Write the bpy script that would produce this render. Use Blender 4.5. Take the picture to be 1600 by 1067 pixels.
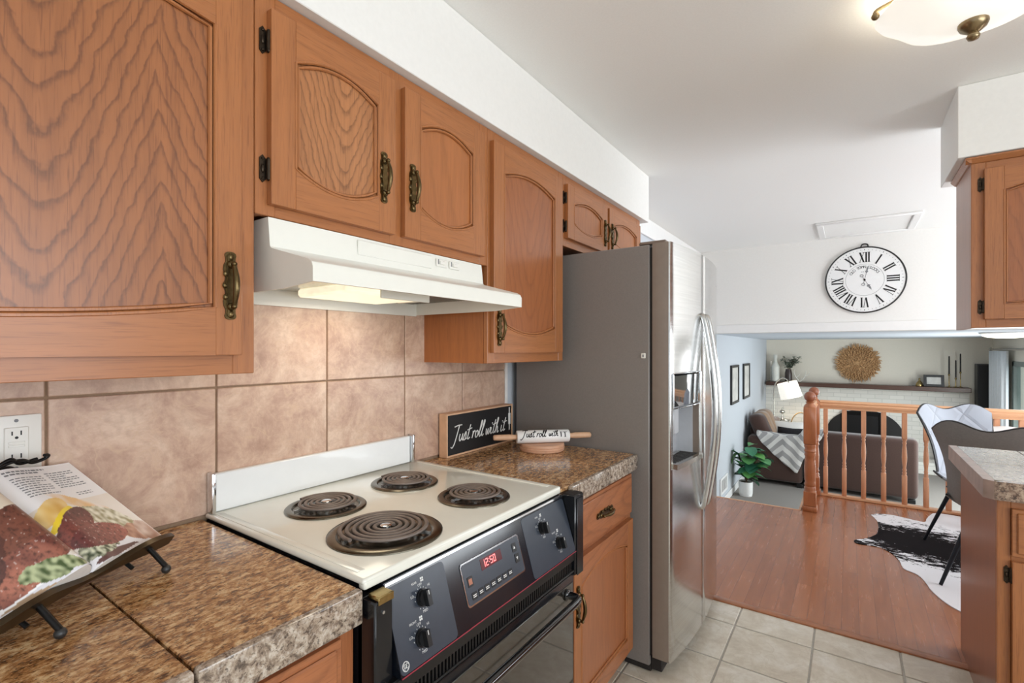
import bpy, bmesh, math, random
from mathutils import Vector, Matrix, noise
for _o in list(bpy.data.objects):
    bpy.data.objects.remove(_o)
SC = bpy.context.scene
COL = SC.collection
PI = math.pi
R = random.Random(7)

# ---------------------------------------------------------------- camera
cam = bpy.data.cameras.new('camera')
cam.sensor_width = 36.0
cam.lens = 758.0 / 1600.0 * 36.0
cam.shift_y = 11.5 / 1600.0
cam.clip_start = 0.05
camo = bpy.data.objects.new('camera', cam)
COL.objects.link(camo)
camo.location = (1.40, 0.0, 1.36)
camo.rotation_euler = (PI / 2, 0, math.atan2(527, 758))
SC.camera = camo

# ---------------------------------------------------------------- view, world, large lights
SC.view_settings.view_transform = 'Standard'
SC.view_settings.look = 'None'
SC.view_settings.gamma = 1.0
SC.view_settings.use_curve_mapping = False
SC.view_settings.exposure = 0.08
SC.cycles.use_denoising = True
SC.cycles.max_bounces = 10
SC.cycles.diffuse_bounces = 6
SC.cycles.sample_clamp_indirect = 6.0
wd = bpy.data.worlds.new('daylight')
wd.use_nodes = True
wd.node_tree.nodes['Background'].inputs[0].default_value = (0.86, 0.93, 1.0, 1)
wd.node_tree.nodes['Background'].inputs[1].default_value = 1.0
SC.world = wd


def area(name, loc, rot, sx, sy, power, col=(1, 1, 1), spread=None):
    l = bpy.data.lights.new(name, 'AREA')
    l.shape = 'RECTANGLE'
    l.size = sx
    l.size_y = sy
    l.energy = power
    l.color = col
    if spread:
        l.spread = spread
    o = bpy.data.objects.new(name, l)
    o.location = loc
    o.rotation_euler = rot
    COL.objects.link(o)
    return o


# daylight entering through the window openings behind the camera, on the right and in the living room
area('window_daylight_rear', (1.6, -3.05, 1.45), (PI / 2, 0, PI), 2.6, 1.9, 80, (0.93, 0.97, 1.0))
area('window_daylight_kitchen', (4.35, -0.4, 1.55), (0, PI / 2 + 0.32, 0), 1.6, 3.4, 88, (0.88, 0.94, 1.0))  # unseen window, lamp tilted up toward the ceiling
area('window_daylight_dining', (4.35, 4.1, 1.25), (0, PI / 2 + 0.72, 0), 2.1, 2.2, 108, (0.90, 0.95, 1.0))  # unseen window, lamp aimed well upward to brighten the ceiling
area('window_daylight_living', (3.5, 8.3, 0.35), (0, PI / 2 - 0.3, 0), 1.9, 2.2, 125, (0.95, 0.97, 1.0))


# ---------------------------------------------------------------- mesh builder
class MB:
    def __init__(s):
        s.v = []
        s.f = []
        s.m = []
        s.cols = None

    def add(s, vs, fs, mi=0):
        k = len(s.v)
        s.v += [tuple(p) for p in vs]
        s.f += [tuple(i + k for i in f) for f in fs]
        s.m += [mi] * len(fs)

    def box(s, x0, x1, y0, y1, z0, z1, b=0.0, mi=0, seg=1, tf=None):
        x0, x1 = min(x0, x1), max(x0, x1)
        y0, y1 = min(y0, y1), max(y0, y1)
        z0, z1 = min(z0, z1), max(z0, z1)
        if b <= 0:
            vs = [(x, y, z) for x in (x0, x1) for y in (y0, y1) for z in (z0, z1)]
            fs = [(0, 1, 3, 2), (4, 6, 7, 5), (0, 4, 5, 1), (2, 3, 7, 6), (0, 2, 6, 4), (1, 5, 7, 3)]
        else:
            bm = bmesh.new()
            bmesh.ops.create_cube(bm, size=1)
            for v in bm.verts:
                v.co = ((x0 + x1) / 2 + v.co.x * (x1 - x0), (y0 + y1) / 2 + v.co.y * (y1 - y0), (z0 + z1) / 2 + v.co.z * (z1 - z0))
            b = min(b, 0.49 * min(x1 - x0, y1 - y0, z1 - z0))
            bmesh.ops.bevel(bm, geom=bm.edges[:], offset=b, segments=seg, affect='EDGES', profile=0.5)
            bm.verts.index_update()
            vs = [v.co.copy() for v in bm.verts]
            fs = [[v.index for v in f.verts] for f in bm.faces]
            bm.free()
        if tf:
            vs = [tf(Vector(p)) for p in vs]
        s.add(vs, fs, mi)

    def prism(s, poly, d0, d1, fn, mi=0, caps=True):
        """poly: 2-D outline; fn(a, b, d) -> 3-D"""
        n = len(poly)
        vs = [fn(a, b, d0) for a, b in poly] + [fn(a, b, d1) for a, b in poly]
        fs = [(i, (i + 1) % n, n + (i + 1) % n, n + i) for i in range(n)]
        if caps:
            fs += [tuple(range(n))[::-1], tuple(range(n, 2 * n))]
        s.add(vs, fs, mi)

    def lathe(s, prof, c=(0, 0, 0), ax='z', n=24, mi=0, arc=None, caps=True, lob=None):
        """prof: list of (r, h) along the axis"""
        vs = []
        fs = []
        m = len(prof)
        for i in range(n):
            a = 2 * PI * i / n
            for r, h in prof:
                rr = r * (lob(a, r, h) if lob else 1)
                x, y = rr * math.cos(a), rr * math.sin(a)
                p = {'z': (x, y, h), 'x': (h, x, y), 'y': (x, h, y)}[ax]
                vs.append((p[0] + c[0], p[1] + c[1], p[2] + c[2]))
        for i in range(n):
            j = (i + 1) % n
            for k in range(m - 1):
                fs.append((i * m + k, j * m + k, j * m + k + 1, i * m + k + 1))
        if caps:
            if prof[0][0] > 1e-5:
                fs.append(tuple(i * m for i in range(n))[::-1])
            if prof[-1][0] > 1e-5:
                fs.append(tuple(i * m + m - 1 for i in range(n)))
        s.add(vs, fs, mi)

    def tube(s, pts, r, n=8, mi=0, closed=False, flat=None, caps=True):
        """pts: 3-D polyline, r radius or list; flat=(dir, factor) squashes along dir"""
        P = [Vector(p) for p in pts]
        m = len(P)
        rad = r if isinstance(r, (list, tuple)) else [r] * m
        vs = []
        fs = []
        up = None
        for i in range(m):
            if closed:
                t = P[(i + 1) % m] - P[i - 1]
            else:
                t = P[min(i + 1, m - 1)] - P[max(i - 1, 0)]
            if t.length < 1e-9:
                t = Vector((0, 0, 1))
            t.normalize()
            if up is None:
                up = Vector((0, 0, 1)) if abs(t.z) < 0.9 else Vector((1, 0, 0))
            u = up - t * up.dot(t)
            if u.length < 1e-6:
                u = t.orthogonal()
            u.normalize()
            w = t.cross(u)
            up = u
            for k in range(n):
                a = 2 * PI * k / n
                o = (u * math.cos(a) + w * math.sin(a)) * rad[i]
                if flat:
                    fd = Vector(flat[0])
                    o = o - fd * (o.dot(fd) * (1 - flat[1]))
                vs.append(P[i] + o)
        for i in range(m if closed else m - 1):
            j = (i + 1) % m
            for k in range(n):
                l = (k + 1) % n
                fs.append((i * n + k, i * n + l, j * n + l, j * n + k))
        if not closed and caps:
            fs.append(tuple(range(n))[::-1])
            fs.append(tuple(range((m - 1) * n, m * n)))
        s.add(vs, fs, mi)

    def ball(s, c, r, n=16, sc=(1, 1, 1), mi=0):
        k = max(6, n // 2)
        prof = [(r * math.sin(PI * i / k) * 1.0, -r * math.cos(PI * i / k)) for i in range(k + 1)]
        prof[0] = (0.0001, -r)
        prof[-1] = (0.0001, r)
        t = MB()
        t.lathe(prof, n=n)
        s.add([(p[0] * sc[0] + c[0], p[1] * sc[1] + c[1], p[2] * sc[2] + c[2]) for p in t.v], t.f, mi)

    def grid(s, nu, nv, fn, mi=0, thick=None, closed_u=False):
        vs = [fn(i / nu, j / nv) for j in range(nv + 1) for i in range(nu + 1)]
        k = nu + 1
        fs = [(j * k + i, j * k + i + 1, (j + 1) * k + i + 1, (j + 1) * k + i) for j in range(nv) for i in range(nu)]
        s.add(vs, fs, mi)

    def build(s, name, mats, parent=None, loc=(0, 0, 0), rot=(0, 0, 0), smooth=40, label=None, solid=None, sub=0, normals=True):
        me = bpy.data.meshes.new(name)
        me.from_pydata([tuple(p) for p in s.v], [], s.f)
        if not isinstance(mats, (list, tuple)):
            mats = [mats]
        for m in mats:
            me.materials.append(m)
        if len(mats) > 1:
            me.polygons.foreach_set('material_index', s.m)
        bm = bmesh.new()
        bm.from_mesh(me)
        bmesh.ops.remove_doubles(bm, verts=bm.verts[:], dist=1e-6)
        if normals:
            bmesh.ops.recalc_face_normals(bm, faces=bm.faces[:])
        bm.to_mesh(me)
        bm.free()
        if smooth:
            for p in me.polygons:
                p.use_smooth = True
            me.set_sharp_from_angle(angle=math.radians(smooth))
        o = bpy.data.objects.new(name, me)
        COL.objects.link(o)
        o.location = loc
        o.rotation_euler = rot
        if parent:
            o.parent = parent
        if label:
            o['label'] = label
        if sub:
            md = o.modifiers.new('subdivide', 'SUBSURF')
            md.levels = sub
            md.render_levels = sub
        if solid:
            md = o.modifiers.new('thickness', 'SOLIDIFY')
            md.thickness = solid
            md.offset = 0
        return o


def thing(name, label, cat, loc=(0, 0, 0), rz=0.0, group=None):
    o = bpy.data.objects.new(name, None)
    o.empty_display_size = 0.1
    COL.objects.link(o)
    o.location = loc
    o.rotation_euler = (0, 0, rz)
    o['label'] = label
    o['category'] = cat
    if group:
        o['group'] = group
    return o


def tag(o, label, cat, group=None, kind=None):
    o['label'] = label
    o['category'] = cat
    if group:
        o['group'] = group
    if kind:
        o['kind'] = kind
    return o


def struct(o, label=None, cat=None):
    o['kind'] = 'structure'
    if label:
        o['label'] = label
    if cat:
        o['category'] = cat
    return o


def copy_tree(o, parent=None):
    c = o.copy()
    COL.objects.link(c)
    if parent:
        c.parent = parent
    for ch in list(o.children):
        copy_tree(ch, c)
    return c


def spline(pts, n=6):
    """Catmull-Rom through points"""
    P = [Vector(p) for p in pts]
    if len(P) < 3:
        return P
    out = []
    for i in range(len(P) - 1):
        a = P[max(i - 1, 0)]
        b = P[i]
        c = P[i + 1]
        d = P[min(i + 2, len(P) - 1)]
        for k in range(n):
            t = k / n
            out.append(0.5 * ((2 * b) + (c - a) * t + (2 * a - 5 * b + 4 * c - d) * t * t + (3 * b - a - 3 * c + d) * t ** 3))
    out.append(P[-1])
    return out


def font_mesh(txt, size, align='CENTER'):
    cu = bpy.data.curves.new('lettering', 'FONT')
    cu.body = txt
    cu.size = size
    cu.align_x = align
    cu.align_y = 'CENTER'
    cu.resolution_u = 3
    o = bpy.data.objects.new('lettering', cu)
    COL.objects.link(o)
    bpy.context.view_layer.update()
    dg = bpy.context.evaluated_depsgraph_get()
    me = bpy.data.meshes.new_from_object(o.evaluated_get(dg))
    vs = [v.co.copy() for v in me.vertices]
    fs = [tuple(p.vertices) for p in me.polygons]
    bpy.data.objects.remove(o)
    bpy.data.curves.remove(cu)
    bpy.data.meshes.remove(me)
    return vs, fs


def put_text(mb, txt, size, fn, align='CENTER', mi=0):
    """fn(a, b) -> 3-D point for a point of the text plane"""
    vs, fs = font_mesh(txt, size, align)
    mb.add([fn(v.x, v.y) for v in vs], fs, mi)


# ---------------------------------------------------------------- materials
def lin(c):
    return tuple(((x / 255) / 12.92 if x / 255 <= 0.04045 else ((x / 255 + 0.055) / 1.055) ** 2.4) for x in c) + (1,)


class NT:
    def __init__(s, name):
        s.mat = bpy.data.materials.new(name)
        s.mat.use_nodes = True
        s.t = s.mat.node_tree
        s.b = s.t.nodes['Principled BSDF']
        s.tc = None

    def n(s, typ, ins=None, **pr):
        nd = s.t.nodes.new('ShaderNode' + typ)
        for k, v in pr.items():
            setattr(nd, k, v)
        for k, v in (ins or {}).items():
            s.set(nd.inputs[k], v)
        return nd

    def set(s, sock, v):
        if isinstance(v, bpy.types.NodeSocket):
            s.t.links.new(v, sock)
        else:
            sock.default_value = v

    def p(s, **kw):
        names = {'col': 'Base Color', 'rough': 'Roughness', 'metal': 'Metallic', 'emit': 'Emission Color', 'emit_s': 'Emission Strength',
                 'trans': 'Transmission Weight', 'coat': 'Coat Weight', 'coat_r': 'Coat Roughness', 'ior': 'IOR', 'alpha': 'Alpha', 'normal': 'Normal',
                 'spec': 'Specular IOR Level', 'aniso': 'Anisotropic', 'sheen': 'Sheen Weight', 'sss': 'Subsurface Weight'}
        for k, v in kw.items():
            s.set(s.b.inputs[names[k]], v)

    def obj(s):
        if not s.tc:
            s.tc = s.n('TexCoord')
        return s.tc.outputs['Object']

    def math(s, op, a, b=None, c=None, clamp=False):
        nd = s.n('Math', operation=op, use_clamp=clamp)
        s.set(nd.inputs[0], a)
        if b is not None:
            s.set(nd.inputs[1], b)
        if c is not None:
            s.set(nd.inputs[2], c)
        return nd.outputs[0]

    def map(s, vec, scale=(1, 1, 1), loc=(0, 0, 0), rot=(0, 0, 0)):
        nd = s.n('Mapping', {'Vector': vec, 'Scale': scale, 'Location': loc, 'Rotation': rot})
        return nd.outputs[0]

    def noise(s, vec, scale=5.0, detail=3.0, rough=0.55, dist=0.0):
        return s.n('TexNoise', {'Vector': vec, 'Scale': scale, 'Detail': detail, 'Roughness': rough, 'Distortion': dist}).outputs[0]

    def ramp(s, fac, stops, interp='LINEAR'):
        nd = s.n('ValToRGB', {'Fac': fac})
        nd.color_ramp.interpolation = interp
        e = nd.color_ramp.elements
        while len(e) < len(stops):
            e.new(0.5)
        for el, (p, c) in zip(e, stops):
            el.position = p
            el.color = c if len(c) == 4 else lin(c)
        return nd.outputs[0]

    def mix(s, fac, a, b, mode='MIX'):
        nd = s.n('Mix', data_type='RGBA', blend_type=mode)
        s.set(nd.inputs[0], fac)
        s.set(nd.inputs[6], a)
        s.set(nd.inputs[7], b)
        return nd.outputs[2]

    def bump(s, h, strength=0.2, dist=0.01):
        nd = s.n('Bump', {'Height': h, 'Strength': strength, 'Distance': dist})
        s.p(normal=nd.outputs[0])


def G3(v):
    return (v, v, v, 1)


def plain(name, rgb, rough=0.5, metal=0.0, var=0.06, scale=30.0, bump=0.0, **kw):
    """a single colour with slight procedural unevenness"""
    m = NT(name)
    nz = m.noise(m.obj(), scale, 3)
    c = lin(rgb)
    lo = tuple(x * (1 - var) for x in c[:3]) + (1,)
    hi = tuple(min(1, x * (1 + var)) for x in c[:3]) + (1,)
    m.p(col=m.ramp(nz, [(0.3, lo), (0.7, hi)]), rough=rough, metal=metal, **kw)
    if bump:
        m.bump(nz, bump, 0.002)
    return m.mat


def oak(name, base=(166, 105, 60), dark=(112, 65, 36), horiz=False, cath=None, rough=0.36, axis='x', amp=0.7, off=0.0, mirror=None):
    m = NT(name)
    sep = m.n('SeparateXYZ', {0: m.obj()})
    X, Y, Z = sep.outputs[0], sep.outputs[1], sep.outputs[2]
    if axis == 'y':
        X, Y = Y, X
    if horiz:
        X, Z = Z, X
    low = m.noise(m.n('CombineXYZ', {0: X, 1: Y, 2: m.math('MULTIPLY', Z, 0.35)}).outputs[0], 5.0, 2)
    wob = m.math('MULTIPLY', m.math('SUBTRACT', low, 0.5), 0.06)
    Xw = m.math('ADD', m.math('ADD', X, wob), off)
    v1 = m.n('CombineXYZ', {0: Xw, 1: Y, 2: m.math('MULTIPLY', Z, 0.05)}).outputs[0]
    st = m.noise(v1, 55.0, 4, 0.6)
    v2 = m.n('CombineXYZ', {0: X, 1: Y, 2: m.math('MULTIPLY', Z, 0.035)}).outputs[0]
    pore = m.noise(v2, 420.0, 2, 0.6)
    b, d = lin(base), lin(dark)
    mid = tuple((b[i] * 0.72 + d[i] * 0.28) for i in range(3)) + (1,)
    hi = tuple(min(1, b[i] * 1.12) for i in range(3)) + (1,)
    c = m.ramp(st, [(0.25, mid), (0.5, b), (0.75, hi)])
    fac = m.ramp(pore, [(0.28, G3(1)), (0.46, G3(0))])
    c = m.mix(m.math('MULTIPLY', fac, 0.5), c, d)
    if cath:
        x0, dd, a, freq, z0 = cath
        if mirror is not None:
            Xw = m.math('SUBTRACT', mirror, m.math('ABSOLUTE', m.math('SUBTRACT', Xw, mirror)))
        dx = m.math('SUBTRACT', Xw, x0)
        r = m.math('SQRT', m.math('ADD', m.math('MULTIPLY', dx, dx), dd * dd))
        wig = m.math('MULTIPLY', m.math('SUBTRACT', m.noise(m.obj(), 13.0, 4), 0.5), 0.036)
        fz = m.math('MULTIPLY', m.math('SUBTRACT', Z, z0), a)
        ff = m.math('ADD', m.math('SUBTRACT', r, fz), wig)
        s = m.math('FRACT', m.math('MULTIPLY', ff, freq))
        ln = m.ramp(s, [(0.0, G3(1)), (0.08, G3(0.8)), (0.26, G3(0.12)), (0.5, G3(0)), (0.90, G3(0)), (1.0, G3(1))])
        brk = m.ramp(m.noise(m.n('CombineXYZ', {0: X, 1: Y, 2: m.math('MULTIPLY', Z, 0.12)}).outputs[0], 300.0, 2), [(0.3, G3(0.55)), (0.6, G3(1))])
        c = m.mix(m.math('MULTIPLY', m.math('MULTIPLY', ln, brk), amp), c, tuple(x * 0.8 for x in d[:3]) + (1,))
    m.p(col=c, rough=rough, coat=0.25, coat_r=0.22)
    m.bump(pore, 0.06, 0.001)
    return m.mat


M = {}
M['oak'] = oak('oak_vertical')
M['oak_h'] = oak('oak_horizontal', horiz=True)
M['oak_v2'] = oak('oak_vertical_second', base=(164, 101, 56))
M['oak_side'] = oak('oak_side', base=(166, 100, 52), axis='y')
M['oak_p1'] = oak('oak_bookmatched_panel', cath=(0.15, 0.03, 0.36, 44.0, -0.1), base=(154, 96, 56), dark=(98, 56, 34), amp=0.7, mirror=0.325)
M['oak_p2'] = oak('oak_cathedral_panel', cath=(0.02, 0.02, 0.36, 58.0, 0.25), base=(172, 114, 70), dark=(100, 59, 34), amp=0.66)
M['oak_p3'] = oak('oak_plain_panel', base=(168, 104, 58), dark=(138, 82, 44), cath=(0.08, 0.05, 0.2, 14.0, 0.3), amp=0.25)
M['oak_p4'] = oak('oak_soft_cathedral_panel', base=(158, 94, 52), dark=(120, 68, 36), cath=(0.0, 0.03, 0.3, 26.0, 0.3), amp=0.35)
M['oak_red'] = oak('oak_reddish', base=(160, 98, 60), dark=(112, 64, 38))
M['oak_red_h'] = oak('oak_reddish_horizontal', base=(164, 102, 64), dark=(110, 62, 38), horiz=True, cath=(0.0, 0.03, 0.25, 24.0, 0.2), amp=0.4)
M['rail_oak'] = oak('railing_oak', base=(214, 156, 118), dark=(172, 112, 78))
M['rail_oak_h'] = oak('railing_oak_horizontal', base=(224, 172, 130), dark=(182, 124, 84), horiz=True)
M['newel_oak'] = oak('newel_oak', base=(176, 108, 66), dark=(134, 76, 44))
M['white_wall'] = plain('white_wall_paint', (236, 235, 231), 0.7, var=0.015, scale=60, bump=0.02)
M['ceiling'] = plain('ceiling_paint', (244, 244, 241), 0.85, var=0.02, scale=160, bump=0.12)
M['blue_wall'] = plain('pale_grey_wall_paint', (197, 202, 208), 0.7, var=0.015, scale=40)
M['cream_wall'] = plain('cream_wall_paint', (228, 221, 206), 0.7, var=0.015, scale=40)
M['ceiling_low'] = plain('ceiling_paint_shade_tint', (206, 212, 220), 0.85, var=0.02, scale=160)  # bluish shade under the low ceiling put into its colour
M['trim'] = plain('white_trim_paint', (238, 238, 236), 0.4, var=0.01)
M['enamel'] = plain('almond_enamel', (230, 229, 218), 0.16, var=0.01, coat=0.4, coat_r=0.08)
M['enamel_hood'] = plain('almond_hood_enamel', (232, 231, 222), 0.28, var=0.01)
M['white_glass'] = plain('white_backguard', (228, 230, 230), 0.12, var=0.01)
M['black_enamel'] = plain('black_enamel', (20, 21, 24), 0.18, var=0.1)
M['black_panel'] = plain('black_control_panel', (18, 22, 30), 0.16, var=0.1, coat=0.3, coat_r=0.1)
M['slate_panel'] = plain('slate_control_field', (52, 58, 68), 0.3, var=0.06)
M['black_plastic'] = plain('black_plastic', (17, 17, 18), 0.35, var=0.1)
M['dark_glass'] = plain('dark_oven_glass', (30, 26, 22), 0.05, var=0.05, coat=1.0, coat_r=0.02, spec=0.8)
M['chrome'] = plain('chrome', (215, 217, 220), 0.10, 1.0, var=0.02)
M['drip'] = plain('tarnished_drip_pan', (112, 106, 94), 0.26, 1.0, var=0.15, scale=18)
M['coil'] = plain('heating_coil', (124, 112, 104), 0.5, 0.3, var=0.15, scale=40)
M['brass'] = plain('antique_brass', (100, 84, 56), 0.30, 1.0, var=0.25, scale=120)
M['brass_hi'] = plain('rubbed_brass', (168, 146, 98), 0.24, 1.0, var=0.15, scale=120)
M['bronze'] = plain('dark_bronze_hinge', (62, 52, 42), 0.38, 0.9, var=0.2, scale=90)
M['print'] = plain('pale_print', (222, 222, 218), 0.5, var=0.01)
M['ink'] = plain('black_ink', (24, 23, 24), 0.6, var=0.02)
M['iron'] = plain('black_iron', (24, 23, 23), 0.35, 0.6, var=0.15)
M['plate_white'] = plain('white_outlet_plastic', (232, 230, 222), 0.35, var=0.01)
M['fridge_side'] = plain('grey_fridge_side', (132, 126, 121), 0.42, 0.1, var=0.05, scale=220, bump=0.03)
M['gasket'] = plain('dark_gasket', (36, 31, 29), 0.7, var=0.1)
M['fridge_edge'] = plain('taupe_door_edge', (136, 122, 110), 0.35, 0.3, var=0.04)
M['dispenser'] = plain('grey_dispenser', (190, 192, 196), 0.35, 0.2, var=0.03)
M['maple'] = plain('pale_wood', (214, 172, 138), 0.5, var=0.1, scale=25)
M['beech'] = plain('pink_beech', (206, 160, 130), 0.5, var=0.08, scale=25)
M['ceramic'] = plain('white_ceramic', (240, 240, 238), 0.12, var=0.01)
M['clock_face'] = plain('clock_face_white', (238, 239, 238), 0.5, var=0.01)
M['charcoal'] = plain('charcoal_enamel', (38, 38, 38), 0.4, var=0.05)
M['grey_ink'] = plain('grey_ink', (128, 130, 132), 0.6, var=0.03)
M['sofa'] = plain('brown_microfiber', (68, 44, 35), 0.85, var=0.12, scale=70, sheen=0.3, bump=0.15)
M['sofa_hi'] = plain('tan_cushion_fabric', (150, 122, 98), 0.85, var=0.1, scale=60, sheen=0.3)
M['black_feet'] = plain('black_furniture_foot', (22, 20, 19), 0.5)
M['pillow_w'] = plain('white_pillow_fabric', (226, 222, 216), 0.9, var=0.04, scale=90)
M['pillow_k'] = plain('black_knit_pillow', (36, 34, 38), 0.95, var=0.5, scale=60, bump=0.6)
M['pot'] = plain('white_pot', (236, 236, 234), 0.35, var=0.02)
M['stem'] = plain('brown_stem', (92, 70, 48), 0.8, var=0.2)
M['picture'] = plain('pale_print_picture', (208, 206, 200), 0.3, var=0.22, scale=7)
M['shelf'] = oak('dark_walnut', base=(82, 54, 42), dark=(52, 32, 24), horiz=True)
M['candle'] = plain('black_candle', (32, 28, 26), 0.5)
M['vase_dark'] = plain('dark_brown_vase', (54, 44, 40), 0.3, var=0.15)
M['vase_white'] = plain('white_ribbed_vase', (218, 218, 210), 0.4, var=0.05)
M['antler'] = plain('white_antler', (218, 214, 204), 0.6, var=0.05)
M['basket'] = plain('willow_basket', (150, 124, 84), 0.8, var=0.3, scale=80, bump=0.5)
M['shell_grey'] = plain('dark_grey_suede', (122, 120, 116), 0.8, var=0.06, scale=90, sheen=0.2)
M['chair_leg'] = plain('black_steel_leg', (30, 34, 40), 0.4, 0.5)
M['cloth'] = plain('white_table_linen', (240, 236, 234), 0.9, var=0.03, scale=60, bump=0.2)
M['table_wood'] = oak('table_oak', base=(150, 100, 62), dark=(110, 70, 42), horiz=True)
M['curtain'] = plain('white_curtain', (226, 230, 232), 0.8, var=0.03)
M['win_frame'] = plain('grey_green_frame', (124, 132, 126), 0.5, var=0.04)
M['tv_black'] = plain('black_speaker_cloth', (26, 25, 25), 0.6, var=0.15, scale=150)
M['nickel'] = plain('nickel', (190, 186, 178), 0.25, 1.0, var=0.05)
M['bronze_finial'] = plain('bronze_finial', (146, 128, 98), 0.3, 1.0, var=0.1)
M['grout'] = plain('grout', (150, 124, 100), 0.9, var=0.08, scale=120)
M['grout_floor'] = plain('floor_grout', (176, 170, 160), 0.9, var=0.08, scale=120)
M['straw'] = plain('raffia_straw', (192, 152, 108), 0.85, var=0.3, scale=55)
M['glue'] = plain('white_caulk', (232, 230, 226), 0.6)
M['carpet'] = plain('grey_carpet', (142, 136, 130), 0.95, var=0.25, scale=240, bump=0.6)
M['lens_diffuser'] = plain('frosted_lens', (236, 232, 214), 0.4, var=0.08, scale=150)


def emissive(name, rgb, s, rough=0.4, var=0.0, scale=6.0):
    m = NT(name)
    c = lin(rgb)
    lo = tuple(x * (1 - var) for x in c[:3]) + (1,)
    cc = m.ramp(m.noise(m.obj(), scale, 4, 0.6, 0.6), [(0.3, lo), (0.7, c)])
    m.p(col=cc, rough=rough, emit=cc, emit_s=s)
    return m.mat


M['lit_glass'] = emissive('lit_alabaster_glass', (248, 246, 238), 0.62, 0.2, 0.05, 9)
M['shade_emissive'] = emissive('emissive_lamp_shade', (246, 242, 232), 0.6, 0.8)  # slight emission added to keep the shade bright
M['lit_lens'] = emissive('lit_hood_lens', (250, 240, 210), 0.9, 0.3, 0.25, 60)
M['led_red'] = emissive('red_led_digits', (255, 120, 120), 2.2)
M['led_dark'] = plain('dark_red_display', (84, 22, 30), 0.2, var=0.1)
M['log_emissive'] = emissive('faint_emissive_logs', (150, 96, 60), 0.12, 0.9, 0.6, 30)  # weak emission added so the logs show faintly


def steel(name):
    m = NT(name)
    v = m.map(m.obj(), scale=(3, 3, 260))
    nz = m.noise(v, 1.0, 3)
    m.p(col=m.ramp(nz, [(0.3, (0.56, 0.56, 0.55, 1)), (0.7, (0.66, 0.66, 0.65, 1))]), metal=1.0, rough=m.math('ADD', m.math('MULTIPLY', nz, 0.06), 0.17))
    return m.mat


M['steel'] = steel('brushed_steel')


def granite(name, cols, fleck=0.5, streak=True, rough=0.16, scale=26.0):
    m = NT(name)
    v = m.map(m.obj(), scale=(1.9, 1.0, 1.0) if streak else (1, 1, 1), rot=(0, 0, 0.6) if streak else (0, 0, 0))
    big = m.noise(v, 5.0, 3, 0.6, 0.8)
    mid = m.noise(v, scale, 5, 0.7, 0.4)
    fine = m.noise(v, scale * 2.6, 4, 0.7)
    c = m.ramp(mid, [(0.36, cols[0]), (0.46, cols[1]), (0.54, cols[2]), (0.64, cols[3])])
    c = m.mix(m.ramp(big, [(0.4, G3(0)), (0.75, G3(0.3))]), c, lin(cols[1]))
    fk = m.ramp(fine, [(0.38, G3(1)), (0.45, G3(0))])
    c = m.mix(m.math('MULTIPLY', fk, fleck), c, lin(cols[0]))
    lt = m.ramp(m.noise(v, scale * 2.1, 3), [(0.55, G3(0)), (0.68, G3(0.6))])
    c = m.mix(lt, c, lin(cols[3]))
    m.p(col=c, rough=rough, coat=0.3, coat_r=0.08)
    m.bump(fine, 0.05, 0.001)
    return m.mat


M['granite'] = granite('brown_granite', [(70, 42, 25), (152, 106, 64), (194, 148, 98), (228, 198, 154)], 0.85, True, 0.2, 40.0)
M['granite_edge'] = granite('granite_edge_cool_light', [(72, 60, 52), (140, 122, 106), (172, 156, 138), (202, 190, 176)], 0.8, False, 0.2, 60.0)  # cooler light on the edge strip put in as a greyer granite
M['granite_pen'] = granite('granite_greyed_by_glare', [(120, 108, 92), (150, 140, 122), (164, 154, 138), (180, 172, 158)], 0.3, True, 0.2)  # glare on the peninsula top put into a greyer colour
M['granite_pen_edge'] = granite('brown_speckled_edge', [(58, 44, 38), (120, 96, 80), (150, 126, 108), (184, 162, 140)], 0.9, False, 0.25, 55.0)


def tile(name, cols, rough=0.3, vein=(206, 176, 148), scale=5.0):
    m = NT(name)
    isl = m.n('NewGeometry').outputs['Random Per Island']
    v = m.n('VectorMath', {0: m.obj(), 1: m.n('CombineXYZ', {0: m.math('MULTIPLY', isl, 9.0), 1: m.math('MULTIPLY', isl, 4.0), 2: m.math('MULTIPLY', isl, 7.0)}).outputs[0]}, operation='ADD').outputs[0]
    a = m.noise(v, scale * 1.5, 8, 0.72, 0.5)
    b = m.noise(v, scale * 9, 4, 0.6)
    c = m.ramp(a, [(0.34, cols[0]), (0.5, cols[1]), (0.64, cols[2])])
    c = m.mix(m.ramp(b, [(0.35, G3(0.35)), (0.55, G3(0))]), c, lin(cols[0]))
    vo = m.noise(v, scale * 0.9, 2, 0.5, 2.5)
    ve = m.ramp(m.math('ABSOLUTE', m.math('SUBTRACT', vo, 0.5)), [(0.0, G3(0.55)), (0.012, G3(0))])
    c = m.mix(ve, c, lin(vein))
    c = m.mix(0.14, c, m.ramp(isl, [(0, cols[0]), (1, cols[2])]))
    m.p(col=c, rough=rough)
    m.bump(b, 0.08, 0.002)
    return m.mat


M['tile_wall'] = tile('tan_wall_tile', [(166, 132, 114), (200, 168, 146), (220, 194, 172)], 0.35)
M['tile_floor'] = tile('beige_floor_tile', [(186, 172, 152), (208, 198, 180), (222, 215, 203)], 0.3, (190, 176, 154), 4.0)


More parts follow.
